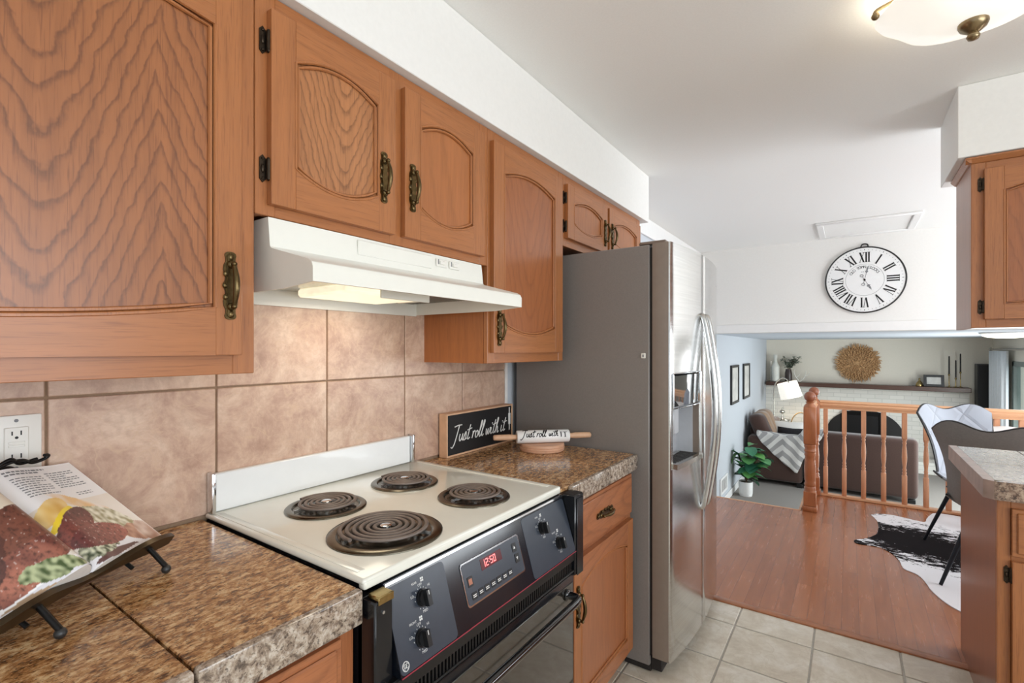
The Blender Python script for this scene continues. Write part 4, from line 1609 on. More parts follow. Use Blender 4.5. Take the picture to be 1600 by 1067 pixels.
def right_art(u, v):
    c = WHITE
    if v < 0.60:
        c = mixc(sr((236, 226, 212)), sr((250, 248, 246)), (0.60 - v) * 1.2 + 0.3 * nz(u, v, 5, 1))
    if ell(u, v, 0.55, 0.56, 0.30, 0.06, -0.5, 0.2, k=5):
        c = mixc(sr((236, 196, 140)), WHITE, 0.4 + nz(u, v, 9, 3))
    if ell(u, v, 0.45, 0.03, 0.55, 0.10, 0, 0.02):
        c = sr((240, 240, 244))
    if ell(u, v, 0.36, 0.035, 0.30, 0.032, 0.05, 0.05, k=8):
        c = sr((98, 66, 64))
    if ell(u, v, 0.55, 0.02, 0.4, 0.018, 0.12, 0.05, k=3):
        c = sr((234, 234, 238))
    if ell(u, v, 0.20, 0.54, 0.22, 0.085, 0.35, 0.06, k=2):
        c = mixc(sr((222, 170, 70)), sr((246, 220, 156)), 0.5 + nz(u, v, 10, 2))
    if ell(u, v, 0.22, 0.455, 0.20, 0.045, 0.4, 0.05, k=4):
        c = sr((246, 216, 56))
    if ell(u, v, 0.76, 0.20, 0.22, 0.13, -0.35, 0.2, k=9):
        c = mixc(sr((140, 90, 72)), sr((206, 162, 136)), 0.5 + 0.8 * nz(u, v, 18, 4))
    if ell(u, v, 0.92, 0.13, 0.12, 0.12, 0.0, 0.2, k=19):
        c = mixc(sr((176, 132, 110)), sr((226, 206, 192)), 0.5 + 0.8 * nz(u, v, 14, 4))
    if ell(u, v, 0.66, 0.37, 0.24, 0.12, -0.35, 0.4, 12, k=7):
        g = nz(u, v, 24, 6)
        c = mixc(sr((160, 152, 110)), sr((240, 236, 216)), 0.5 + 1.1 * g)
    if ell(u, v, 0.24, 0.13, 0.26, 0.08, 0.1, 0.5, 16, k=6):
        g = nz(u, v, 34, 9)
        c = mixc(sr((58, 70, 42)), sr((214, 216, 190)), 0.5 + 1.3 * g)
    if ell(u, v, 0.26, 0.36, 0.30, 0.115, 0.45, 0.10, k=12):
        c = meat(u, v, 12, sr((98, 50, 48)), sr((156, 88, 76)), 0.5 - (v - 0.36) * 4)
    if ell(u, v, 0.38, 0.22, 0.33, 0.115, 0.0, 0.08, k=13):
        c = meat(u, v, 21, sr((104, 54, 54)), sr((174, 106, 92)), 0.5 + (u - 0.38) * 1.6)
    if v > 0.985 or u > 0.992:
        c = sr((250, 250, 250))
    return c


def left_art(u, v):
    """u = 0 at the gutter"""
    c = WHITE
    c = mixc(sr((228, 214, 190)), sr((246, 244, 242)), 0.4 + (0.5 - v) + 0.3 * nz(u, v, 4, 2))
    if v < 0.08:
        c = mixc(sr((236, 236, 242)), sr((214, 216, 226)), 0.5 + nz(u, v, 6, 3))
    if ell(u, v, 0.75, 0.03, 0.4, 0.02, 0.1, 0.05, k=3):
        c = sr((178, 150, 120))
    if ell(u, v, 0.40, 0.07, 0.6, 0.015, -0.1, 0.05, k=3):
        c = sr((250, 250, 252))
    if ell(u, v, 0.30, 0.42, 0.40, 0.20, -0.3, 0.1, k=5):
        c = meat(u, v, 31, sr((84, 52, 44)), sr((128, 78, 62)), 0.5 - (v - 0.66) * 3)
    if ell(u, v, 0.80, 0.52, 0.4, 0.26, 0.2, 0.1, k=6):
        c = meat(u, v, 35, sr((76, 46, 40)), sr((112, 66, 54)), 0.4)
    if ell(u, v, 0.50, 0.19, 0.48, 0.13, -0.15, 0.1, k=15):
        c = meat(u, v, 41, sr((120, 68, 58)), sr((182, 116, 96)), 0.5 + 1.4 * nz(u, v, 8, 8))
    if ell(u, v, 0.85, 0.26, 0.34, 0.13, -0.15, 0.1, k=16):
        c = meat(u, v, 45, sr((70, 44, 42)), sr((128, 80, 70)), 0.35)
    if ell(u, v, 0.36, 0.10, 0.24, 0.07, 0.2, 0.6, 12, k=18):
        c = mixc(sr((64, 86, 40)), sr((190, 200, 156)), 0.5 + 1.2 * nz(u, v, 26, 7))
    return c


def page(side, art, parent, nu=110, nv=140):
    vs, cs, fs = [], [], []
    o = parent.location
    for j in range(nv + 1):
        for i in range(nu + 1):
            u, v = i / nu, j / nv
            vs.append(page_pt(side * u * PW, v, side) - o)
            cs += list(art(u, v)) + [1.0]
    k = nu + 1
    for j in range(nv):
        for i in range(nu):
            f = (j * k + i, j * k + i + 1, (j + 1) * k + i + 1, (j + 1) * k + i)
            fs.append(f if side > 0 else f[::-1])
    me = bpy.data.meshes.new('page')
    me.from_pydata(vs, [], fs)
    at = me.color_attributes.new('printed', 'FLOAT_COLOR', 'POINT')
    at.data.foreach_set('color', cs)
    me.materials.append(M['printed'])
    for p in me.polygons:
        p.use_smooth = True
    ob = bpy.data.objects.new('page', me)
    COL.objects.link(ob)
    ob.parent = parent
    return ob


t = thing('cookbook', 'open cookbook showing roast meat photographs, propped on a black iron easel', 'book', tuple(BG))
pr = page(1, right_art, t)
pl_ = page(-1, left_art, t)
pr['label'] = 'right page with recipe text over sliced roast meat'
pl_['label'] = 'left page with a large roast meat photograph'
# page block and cover below the printed pages
m = MB()
for side in (-1, 1):
    def blk(i, j, side=side):
        return page_pt(side * i * PW, j, side) - BG
    n = 24
    top = []
    for i in range(n + 1):
        u = i / n
        for v in (0.0, 1.0):
            q = page_pt(side * u * PW, v, side, -0.0012) - BG
            b = BE * (side * u * PW) + BWv * (v * PHT) + BN * (-0.010)
            top.append((q, b))
    vs = []
    for q, b in top:
        vs += [q, b]
    fs = []
    for i in range(n):
        a = i * 4
        c = a + 4
        fs += [(a, c, c + 1, a + 1), (a + 2, a + 3, c + 3, c + 2), (a, a + 2, c + 2, c), (a + 1, c + 1, c + 3, a + 3)]
    e = n * 4
    fs.append((e, e + 2, e + 3, e + 1))
    fs.append((0, 1, 3, 2))
    m.add(vs, fs)
m.build('page_block', M['pillow_w'], t, smooth=30)
m = MB()
vs = []
for d in (-0.0105, -0.0135):
    for s, v in ((-PW - 0.004, -0.012), (PW + 0.004, -0.012), (PW + 0.004, 1.012), (-PW - 0.004, 1.012)):
        vs.append(BE * s + BWv * (v * PHT) + BN * d)
m.add(vs, [(0, 1, 2, 3), (7, 6, 5, 4), (0, 4, 5, 1), (1, 5, 6, 2), (2, 6, 7, 3), (3, 7, 4, 0)])
m.build('cover', plain('brown_book_cover', (96, 70, 56), 0.5), t, smooth=0)
# recipe text: rows of little dark words lying on the right page
m = MB()
rt = random.Random(3)


def word_row(u0, u1, v, hgt, dark=1.0):
    u = u0
    while u < u1:
        w = rt.uniform(0.02, 0.06)
        ue = min(u + w, u1)
        n = 3
        vs, fs = [], []
        for i in range(n + 1):
            s = (u + (ue - u) * i / n) * PW
            vs.append(page_pt(s, v, 1, 0.0004) - BG)
            vs.append(page_pt(s, v + hgt, 1, 0.0004) - BG)
        for i in range(n):
            fs.append((2 * i, 2 * i + 2, 2 * i + 3, 2 * i + 1))
        m.add(vs, fs)
        u = ue + 0.012


word_row(0.14, 0.62, 0.955, 0.014)
word_row(0.14, 0.52, 0.928, 0.014)
for k in range(9):
    word_row(0.14, 0.50 - (0.10 if k % 4 == 3 else 0), 0.885 - k * 0.0235, 0.0085)
for k in range(8):
    word_row(0.56, 0.90 - (0.12 if k % 3 == 2 else 0), 0.905 - k * 0.0235, 0.0085)
for k in range(2):
    word_row(0.66, 0.86, 0.66 - k * 0.022, 0.008)
m.build('recipe_text', M['grey_ink'], t, smooth=0, normals=False)

t = thing('book_easel', 'black iron easel with a curved front ledge holding the open cookbook', 'book stand', (BG.x, BG.y, 0.9155))
o_ = Vector(t.location)
hf = Vector((BN.x, BN.y, 0)).normalized()


def ep(s, w, n):
    return BG + BE * s + BWv * w + BN * n - o_


m = MB()
for s in (-0.10, 0.10):
    m.tube([ep(s, -0.016, -0.020), ep(s, 0.10, -0.020), ep(s, 0.235, -0.020)], 0.004, 8)
m.tube([ep(-0.10, 0.14, -0.020), ep(0.10, 0.14, -0.020)], 0.0035, 8)
sc_ = [(-0.10, 0.235), (-0.085, 0.262), (-0.055, 0.272), (-0.03, 0.262), (-0.035, 0.246), (-0.055, 0.25)]
for sg in (-1, 1):
    m.tube(spline([ep(sg * a, b, -0.018) for a, b in sc_], 6), 0.004, 8)
m.tube(spline([ep(-0.034, 0.262, -0.018), ep(-0.01, 0.282, -0.016), ep(0.02, 0.270, -0.016), ep(0.034, 0.262, -0.018)], 6), 0.0042, 8)
m.tube(spline([ep(-0.02, 0.255, -0.016), ep(0.0, 0.275, -0.014), ep(0.02, 0.255, -0.016)], 6), 0.004, 8)
for pts in ([(0.10, 0.235, -0.020), (0.09, 0.272, -0.004), (0.07, 0.276, 0.014), (0.045, 0.276, 0.020), (0.025, 0.276, 0.012)],
            [(0.02, 0.274, 0.006), (0.05, 0.276, 0.028), (0.08, 0.276, 0.030), (0.105, 0.275, 0.018), (0.125, 0.274, 0.022), (0.130, 0.274, 0.030), (0.120, 0.274, 0.033)],
            [(0.03, 0.275, 0.020), (0.055, 0.277, 0.038), (0.08, 0.276, 0.022), (0.11, 0.275, 0.026)]):
    m.tube(spline([ep(*p) for p in pts], 6), 0.0034, 8)
m.build('back_frame', M['iron'], t, smooth=60)
m = MB()
LW = []
for i in range(29):
    q = i / 28
    s = -0.17 + 0.345 * q
    LW.append((s, -0.010 + 0.004 * math.cos((q - 0.5) * PI * 2), 0.026 - 0.012 * math.cos((q - 0.5) * PI * 3) * (1 if abs(q - 0.5) < 0.5 else 0)))
for k in range(len(LW) - 1):
    (s0, w0, n0), (s1, w1, n1) = LW[k], LW[k + 1]
    a = [ep(s0, w0 - 0.003, 0.004), ep(s0, w0 - 0.003, n0), ep(s0, w0 + 0.007, n0), ep(s0, w0 + 0.007, n0 - 0.003), ep(s0, w0, n0 - 0.003), ep(s0, w0, 0.004)]
    b = [ep(s1, w1 - 0.003, 0.004), ep(s1, w1 - 0.003, n1), ep(s1, w1 + 0.007, n1), ep(s1, w1 + 0.007, n1 - 0.003), ep(s1, w1, n1 - 0.003), ep(s1, w1, 0.004)]
    m.add(a + b, [(i, (i + 1) % 6, 6 + (i + 1) % 6, 6 + i) for i in range(6)] + ([(5, 4, 3, 2, 1, 0)] if k == 0 else []) + ([(6, 7, 8, 9, 10, 11)] if k == len(LW) - 2 else []))
m.build('ledge', plain('bronze_ledge', (74, 62, 46), 0.32, 0.8, var=0.2), t, smooth=40)
for s in (-0.105, 0.112):
    m = MB()
    a = ep(s, -0.012, 0.022)
    b = Vector((a.x, a.y, 0)) + hf * 0.036
    m.tube([a, Vector((b.x, b.y, 0.013))], 0.0048, 8)
    lg = m.build('front_foot', M['iron'], t, smooth=60)
    m = MB()
    m.ball((b.x, b.y, 0.0085), 0.0085, 14)
    m.build('ball_tip', M['charcoal'], lg, smooth=60)
m = MB()
a = ep(0, 0.14, -0.020)
b = Vector((a.x, a.y, 0)) - hf * 0.012
m.tube([a, Vector((b.x, b.y, 0.004))], 0.004, 8)
m.build('rear_strut', M['iron'], t, smooth=60)

# ================================================================ PENINSULA ON THE RIGHT
PX0, PY0, PY1 = 1.815, 2.312, 2.97
t = thing('base_cabinet', 'oak peninsula cabinet under the tiled counter by the chairs', 'cabinet', (PX0, PY1, 0.0), 0, None)
W = RX - 0.01 - PX0
d_ = PY1 - PY0
m = MB()
m.box(0, 0.016, -d_ + 0.0195, 0, 0.0, 0.852); m.box(W - 0.016, W, -d_ + 0.0195, 0, 0.0, 0.852)
m.box(0.016, W - 0.016, -d_ + 0.0195, 0, 0.09, 0.105); m.box(0.016, W - 0.016, -0.012, 0, 0.0, 0.852)
m.box(0.016, W - 0.016, -d_ + 0.08, -d_ + 0.095, 0.0, 0.09)
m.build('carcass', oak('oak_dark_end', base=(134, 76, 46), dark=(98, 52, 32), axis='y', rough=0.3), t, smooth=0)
face_frame(t, W, 0.852, d_, [(0, 0.034), (0.50, 0.54), (1.02, 1.06), (W - 0.04, W)], [(0.0, 0.10, 0.034, W - 0.04), (0.632, 0.672, 0.034, W - 0.04), (0.815, 0.852, 0.034, W - 0.04)], OAK)
for a, b in ((0.034, 0.505), (0.535, 1.025), (1.055, W - 0.035)):
    m = MB()
    w, h = b - a, 0.16
    m.box(-w / 2, w / 2, -0.014, 0, -h / 2, h / 2, 0.002)
    m.box(-w / 2 + 0.012, w / 2 - 0.012, -0.02, -0.0135, -h / 2 + 0.012, h / 2 - 0.012, 0.005)
    dr = m.build('drawer_front', M['oak_h'], t, ((a + b) / 2, -d_, 0.742), smooth=30)
    door(t, a, b, 0.09, 0.645, d_, (M['oak'], M['oak_h'], M['oak_v2']), 0.055, 0.06, 0.035, 0.0, hinge=('L', 0.595, 0.16) if a < 0.1 else None, pull=(b - 0.03, 0.5))
t = thing('countertop', 'tiled peninsula countertop, glare put into its grey tone, with a brown speckled front edge', 'counter', (0, 0, 0))
m = MB()
ys_ = [2.29, 2.62, 2.992]
xs_ = [1.803, 2.0, 2.33, 2.66, 2.99, 3.32, 3.65, 3.98, RX - 0.01]
for i in range(len(xs_) - 1):
    for j in range(2):
        m.box(xs_[i] + 0.0015, xs_[i + 1] - 0.0015, ys_[j] + 0.0015, ys_[j + 1] - 0.0015, 0.903, 0.915, 0.0015, 0)
m.box(1.805, RX - 0.01, 2.292, 2.99, 0.862, 0.9035, 0, 1)
m.build('counter_top', [M['granite_pen'], plain('light_grout', (196, 190, 176), 0.9)], t, smooth=30)
m = MB()
m.prism([(1.80, 2.262), (RX - 0.01, 2.262), (RX - 0.01, 2.2905), (1.83, 2.2905)], 0.853, 0.9155, lambda a, b, d: (a, b, d))
m.build('front_edge', M['granite_pen_edge'], t, smooth=0)
m = MB()
m.prism([(1.776, 2.285), (1.80, 2.262), (1.804, 2.29), (1.804, 2.992), (1.776, 2.992)], 0.853, 0.9155, lambda a, b, d: (a, b, d))
m.build('side_edge', plain('pinkish_stone_edge', (164, 142, 132), 0.3, var=0.2, scale=18), t, smooth=0)

UX0, UY0, UY1, UZ0, UZ1 = 1.815, 2.742, 3.08, 1.447, 2.145
t = thing('wall_cabinet', 'oak hanging cabinet at the right edge, above the peninsula', 'cabinet', (UX0, UY1, UZ0))
W, H, d_ = RX - 0.012 - UX0, UZ1 - UZ0, UY1 - UY0
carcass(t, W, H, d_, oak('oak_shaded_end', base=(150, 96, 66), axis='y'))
face_frame(t, W, H, d_, [(0, 0.045), (0.53, 0.57), (1.05, 1.09), (W - 0.04, W)], [(0, 0.045, 0.045, W - 0.04), (H - 0.06, H, 0.045, W - 0.04)], OAK)
m = MB()
m.prism([(0.0, H - 0.02), (-0.006, H - 0.018), (-0.020, H - 0.002), (-0.020, H + 0.004), (0.0, H + 0.004)], -d_ - 0.018, 0, lambda a, b, dd: (a, dd, b))
m.prism([(0.0, H - 0.02), (-0.006, H - 0.018), (-0.020, H - 0.002), (-0.020, H + 0.004), (0.0, H + 0.004)], -0.018, W, lambda a, b, dd: (dd, -d_ + a, b))
m.build('crown_moulding', M['oak_h'], t, smooth=30)
for a, b in ((0.038, 0.535), (0.565, 1.055), (1.085, W - 0.035)):
    door(t, a, b, 0.034, H - 0.05, d_, (M['oak'], M['oak_h'], M['oak_p4']), 0.058, 0.06, 0.035, 0.0, hinge=('L', H - 0.11, 0.085) if a < 0.1 else None, pull=(b - 0.03, 0.12))

# ================================================================ CEILING LIGHT
t = thing('ceiling_light', 'alabaster bowl ceiling light with bronze finial at the top right', 'ceiling light', (1.690, 1.885, CEIL))
m = MB()
m.lathe([(0.0001, -0.0005), (0.085, -0.0005), (0.09, -0.006), (0.08, -0.022), (0.03, -0.03), (0.0001, -0.03)], n=32)
m.build('ceiling_plate', M['bronze_finial'], t)
m = MB()
lob = lambda a, r, h: 1 + 0.045 * math.cos(6 * a + 0.6) * min(1.0, r / 0.2)
m.lathe([(0.212, -0.072), (0.216, -0.078), (0.205, -0.094), (0.185, -0.108), (0.16, -0.122), (0.12, -0.142), (0.07, -0.156), (0.03, -0.160), (0.0001, -0.160)], n=96, lob=lob, caps=False)
m.lathe([(0.0001, -0.154), (0.07, -0.150), (0.12, -0.136), (0.16, -0.116), (0.185, -0.103), (0.208, -0.074), (0.212, -0.072)], n=96, lob=lob, caps=False)
m.build('glass_bowl', M['lit_glass'], t, smooth=60)
m = MB()
m.tube([(0, 0, -0.03), (0, 0, -0.165)], 0.006, 10)
for k in range(3):
    a = math.radians(190 + 120 * k)
    m.tube(spline([(0.06 * math.cos(a), 0.06 * math.sin(a), -0.018), (0.15 * math.cos(a), 0.15 * math.sin(a), -0.035), (0.222 * math.cos(a), 0.222 * math.sin(a), -0.06), (0.228 * math.cos(a), 0.228 * math.sin(a), -0.078)], 5), 0.006, 8)
    m.ball((0.228 * math.cos(a), 0.228 * math.sin(a), -0.078), 0.011, 12)
m.build('frame_arms', M['bronze_finial'], t, smooth=60)
m = MB()
m.lathe([(0.0001, -0.158), (0.034, -0.1605), (0.0345, -0.166), (0.030, -0.176), (0.018, -0.186), (0.012, -0.190), (0.013, -0.194), (0.0155, -0.200), (0.012, -0.208), (0.0001, -0.212)], n=32)
m.build('finial', M['bronze_finial'], t, smooth=50)
bl = bpy.data.lights.new('bulb', 'POINT')
bl.energy = 3
bl.shadow_soft_size = 0.06
bl.color = (1.0, 0.93, 0.82)
bo = bpy.data.objects.new('bulb', bl)
bo.location = (1.690, 1.885, CEIL - 0.075)
COL.objects.link(bo)

# ================================================================ CLOCK
CR = 0.312
t = thing('wall_clock', 'round white wall clock with black roman numerals and rim', 'clock', (1.520, CW - 0.001, 2.020))
m = MB()
m.lathe([(0.0001, -0.020), (CR - 0.006, -0.020), (CR - 0.004, -0.002), (0.0001, -0.002)], (0, 0, 0), 'y', 72)
m.build('face', M['clock_face'], t, smooth=30)
m = MB()
m.tube([(CR * math.cos(2 * PI * i / 72), -0.020, CR * math.sin(2 * PI * i / 72)) for i in range(72)], 0.0065, 8, closed=True)
m.build('rim', M['charcoal'], t, smooth=60)
m = MB()
m.tube(spline([(-0.028, -0.014, CR), (-0.022, -0.014, CR + 0.024), (0, -0.014, CR + 0.032), (0.022, -0.014, CR + 0.024), (0.028, -0.014, CR)], 5), 0.006, 8)
m.build('hanging_ring', M['charcoal'], t, smooth=60)


def pol(ang, r, side=0.0):
    """clock angle in degrees from twelve, distance from the centre, sideways offset to the right of the outward direction"""
    a = math.radians(ang)
    return (math.sin(a) * r + math.cos(a) * side, math.cos(a) * r - math.sin(a) * side)


m = MB()
FY = -0.0203


def stroke(mb, ang, s0, r0, s1, r1, w, mi=0):
    a, b = Vector(pol(ang, r0, s0)), Vector(pol(ang, r1, s1))
    d = (b - a).normalized()
    n = Vector((-d.y, d.x)) * w / 2
    mb.prism([tuple(a + n), tuple(a - n), tuple(b - n), tuple(b + n)], FY, FY - 0.001, lambda p, q, dd: (p, dd, q), mi)


NUM = ['XII', 'I', 'II', 'III', 'IV', 'V', 'VI', 'VII', 'VIII', 'IX', 'X', 'XI']
r0, r1 = 0.170, 0.262
for k, s in enumerate(NUM):
    ang = 30 * k
    wd = {'I': 0.0215, 'V': 0.046, 'X': 0.046}
    tot = sum(wd[c] for c in s)
    x = -tot / 2
    for c in s:
        w = wd[c]
        if c == 'I':
            stroke(m, ang, x + w / 2, r0, x + w / 2, r1, 0.0125)
            for rr in (r0, r1):
                stroke(m, ang, x + 0.001, rr, x + w - 0.001, rr, 0.003)
        elif c == 'V':
            stroke(m, ang, x + 0.008, r1, x + w / 2, r0, 0.0125)
            stroke(m, ang, x + w - 0.006, r1, x + w / 2 + 0.002, r0, 0.004)
            for q in (0.008, w - 0.007):
                stroke(m, ang, x + q - 0.009, r1, x + q + 0.009, r1, 0.003)
        else:
            stroke(m, ang, x + 0.008, r1, x + w - 0.008, r0, 0.0125)
            stroke(m, ang, x + w - 0.007, r1, x + 0.007, r0, 0.004)
            for rr in (r0, r1):
                for q in (0.008, w - 0.008):
                    stroke(m, ang, x + q - 0.009, rr, x + q + 0.009, rr, 0.003)
        x += w
m.build('numerals', M['ink'], t, smooth=0)
m = MB()
for k in range(60):
    stroke(m, 6 * k, 0, 0.282, 0, 0.290 if k % 5 else 0.294, 0.003 if k % 5 else 0.006)
m.tube([(0.150 * math.cos(2 * PI * i / 64), FY, 0.150 * math.sin(2 * PI * i / 64)) for i in range(64)], 0.001, 4, closed=True)
m.build('minute_marks', M['grey_ink'], t, smooth=0)
m = MB()
txt = 'OLD TOWN CLOCKS'
for i, ch in enumerate(txt):
    if ch == ' ':
        continue
    ang = -58 + 116 * i / (len(txt) - 1)
    put_text(m, ch, 0.036, lambda u, v, ang=ang: (lambda p: (p[0], FY - 0.0006, p[1]))(pol(ang, 0.122 + v, u)))
put_text(m, 'PARIS', 0.018, lambda u, v: (u, FY - 0.0006, 0.078 + v)) if False else None
for dx in (-0.022, -0.010, 0.010, 0.022):
    stroke(m, 0, dx - 0.004, 0.074, dx + 0.004, 0.078, 0.004)
m.build('lettering', M['charcoal'], t, smooth=0)
for nm, ang, ln, w in (('hour_hand', 151, 0.11, 0.016), ('minute_hand', 12, 0.135, 0.012)):
    m = MB()
    stroke(m, ang, 0, -0.035, 0, ln, 0.0035)
    a = pol(ang, ln * 0.62)
    m.prism([pol(ang, ln * 0.45), pol(ang, ln * 0.60, w), pol(ang, ln * 0.66, w * 0.4), pol(ang, ln * 0.80, w * 0.5), pol(ang, ln), pol(ang, ln * 0.80, -w * 0.5), pol(ang, ln * 0.66, -w * 0.4), pol(ang, ln * 0.60, -w)], FY - 0.001, FY - 0.0025, lambda p, q, dd: (p, dd, q))
    m.tube([(pol(ang, -0.045)[0] + 0.012 * math.cos(2 * PI * i / 20), FY - 0.002, pol(ang, -0.045)[1] + 0.012 * math.sin(2 * PI * i / 20)) for i in range(20)], 0.002, 4, closed=True)
    m.lathe([(0.009, FY - 0.0005), (0.009, FY - 0.004), (0.0001, FY - 0.004)], (0, 0, 0), 'y', 16)
    m.build(nm, M['grey_ink'], t, smooth=0)

# ================================================================ RAILING
t = thing('railing', 'light oak stair railing with turned balusters and ball-topped newel posts', 'railing', (1.128, 5.36, 0.0))
n_ = neg(t)


def newel(x, y, h=1.02):
    m = MB()
    s = 0.045
    m.box(x - s - 0.008, x + s + 0.008, y - s - 0.008, y + s + 0.008, 0.0, 0.045, 0.004)
    m.box(x - s, x + s, y - s, y + s, 0.045, 0.165, 0.004)
    m.lathe([(0.045, 0.165), (0.040, 0.175), (0.044, 0.190), (0.036, 0.205), (0.043, 0.222), (0.036, 0.240), (0.040, 0.26), (0.043, 0.36), (0.039, 0.42), (0.036, 0.455), (0.043, 0.470), (0.037, 0.487), (0.044, 0.503), (0.037, 0.520), (0.044, 0.54), (0.042, 0.56)], (x, y, 0), 'z', 28)
    m.box(x - s, x + s, y - s, y + s, 0.56, 0.875, 0.006)
    m.lathe([(0.045, 0.872), (0.040, 0.885), (0.028, 0.898), (0.026, 0.906), (0.034, 0.912), (0.026, 0.918)], (x, y, 0), 'z', 24)
    p = m.build('newel_post', M['newel_oak'], t, n_, smooth=45)
    m = MB()
    m.ball((x, y, 0.958), 0.044, 24)
    m.build('ball_finial', oak('finial_oak', base=(150, 88, 58), dark=(120, 68, 44)) if 'finial' not in M else M['finial'], p, smooth=60)
    return p


M['finial'] = oak('finial_oak', base=(150, 88, 58), dark=(120, 68, 44))
newel(1.128, 4.785)
newel(1.128, 5.36)
m = MB()
hp = [(-0.03, 0.83), (0.03, 0.83), (0.033, 0.845), (0.026, 0.856), (0.030, 0.868), (0.018, 0.884), (-0.018, 0.884), (-0.030, 0.868), (-0.026, 0.856), (-0.033, 0.845)]
m.prism(hp, 1.174, RX - 0.005, lambda a, b, d: (d, 5.36 + a, b))
m.prism([(-0.022, 0.806), (0.022, 0.806), (0.022, 0.8295), (-0.022, 0.8295)], 1.174, RX - 0.005, lambda a, b, d: (d, 5.36 + a, b))
m.prism(hp, 4.832, 5.313, lambda a, b, d: (1.128 + a, d, b))
m.prism([(-0.022, 0.806), (0.022, 0.806), (0.022, 0.8295), (-0.022, 0.8295)], 4.832, 5.313, lambda a, b, d: (1.128 + a, d, b))
m.build('handrail', M['rail_oak_h'], t, n_, smooth=35)
m = MB()
m.box(1.183, RX - 0.005, 5.325, 5.395, 0.0005, 0.022, 0.004)
m.box(1.10, 1.156, 4.84, 5.306, 0.0005, 0.022, 0.004)
m.build('base_rail', M['rail_oak_h'], t, n_)


def baluster_mesh():
    m = MB()
    m.box(-0.018, 0.018, -0.018, 0.018, 0.0225, 0.27, 0.002)
    m.lathe([(0.018, 0.27), (0.013, 0.280), (0.017, 0.292), (0.012, 0.305), (0.016, 0.318), (0.012, 0.33), (0.0125, 0.34), (0.017, 0.39), (0.0185, 0.43), (0.016, 0.49), (0.012, 0.535), (0.016, 0.548), (0.012, 0.560), (0.017, 0.572), (0.018, 0.585)], n=16)
    m.box(-0.018, 0.018, -0.018, 0.018, 0.585, 0.8055, 0.002)
    return m


b0 = None
for x, y in [(1.22 + 0.1425 * k, 5.36) for k in range(20)] + [(1.128, 4.90 + 0.135 * k) for k in range(4)]:
    if x > RX - 0.05:
        continue
    lc = (x - 1.128, y - 5.36, 0)
    if b0 is None:
        b0 = baluster_mesh().build('baluster', M['rail_oak'], t, lc, smooth=45)
    else:
        c = b0.copy()
        COL.objects.link(c)
        c.location = lc
        c.parent = t

# ================================================================ DINING CORNER
RUG = [(1.546, 4.931), (1.578, 4.80), (1.585, 4.676), (1.578, 4.55), (1.560, 4.429), (1.50, 4.30), (1.437, 4.225), (1.430, 4.18), (1.455, 4.15), (1.52, 4.160), (1.586, 4.150), (1.64, 4.06), (1.665, 3.955), (1.676, 3.842),
       (1.738, 3.781), (1.765, 3.68), (1.778, 3.584), (1.815, 3.469), (1.872, 3.38), (2.0, 3.26), (2.2, 3.14), (2.4, 3.17), (2.6, 3.10), (2.8, 3.20), (3.0, 3.16), (3.25, 3.3), (3.4, 3.6), (3.36, 3.9), (3.5, 4.2), (3.4, 4.5), (3.45, 4.8), (3.2, 5.0),
       (2.9, 4.95), (2.6, 5.1), (2.35, 5.16), (2.2, 5.26), (2.108, 5.290), (1.987, 5.285), (1.939, 5.185), (1.905, 5.06), (1.88, 4.96), (1.787, 4.985), (1.694, 5.02), (1.60, 5.0)]
loop = [(p.x, p.y) for p in spline([(a, b, 0) for a, b in RUG + RUG[:1]], 4)][:-1]
m = MB()
m.prism(loop, 0.0006, 0.005, lambda a, b, d: (a, b, d))
tag(m.build('cowhide_rug', M['cowhide'], smooth=30), 'black and white cowhide rug on the wood floor', 'rug')

t = thing('dining_table', 'narrow dining table under white linen, along the railing behind the chairs', 'table', (2.80, 5.05, 0.0))
m = MB()
m.box(-0.62, 0.80, -0.18, 0.235, 0.695, 0.73, 0.006)
m.build('tabletop', M['table_wood'], t)
for a in (-0.56, 0.74):
    for b in (-0.13, 0.18):
        m = MB(); m.box(a - 0.025, a + 0.025, b - 0.025, b + 0.025, 0.0055, 0.694, 0.004)
        m.build('leg', M['table_wood'], t)
m = MB()
nu, nv = 60, 40
rr = random.Random(5)


def linen(u, v):
    x, y = 2.165 + 1.43 * u, 4.86 + 0.435 * v
    ex, ey = min(u, 1 - u), min(v, 1 - v)
    e = min(1, min(ex * 20, ey * 14))
    z = 0.7325 + 0.022 * e + 0.012 * noise.noise(Vector((x * 9, y * 9, 1))) * e
    return (x - 0.0, y, z)


vs = [linen(i / nu, j / nv) for j in range(nv + 1) for i in range(nu + 1)]
vb = [(a, b, 0.7305) for a, b, c in vs]
m.add(vs, [(j * (nu + 1) + i, j * (nu + 1) + i + 1, (j + 1) * (nu + 1) + i + 1, (j + 1) * (nu + 1) + i) for j in range(nv) for i in range(nu)])
per = [i for i in range(nu + 1)] + [j * (nu + 1) + nu for j in range(1, nv + 1)] + [nv * (nu + 1) + i for i in range(nu - 1, -1, -1)] + [j * (nu + 1) for j in range(nv - 1, 0, -1)]
k = len(per)
m.add([vs[i] for i in per] + [vb[i] for i in per], [(i, k + i, k + (i + 1) % k, (i + 1) % k) for i in range(k)] + [tuple(range(k, 2 * k))])
tag(m.build('table_linen', M['cloth'], smooth=60), 'rumpled white linen lying on the dining table', 'tablecloth')


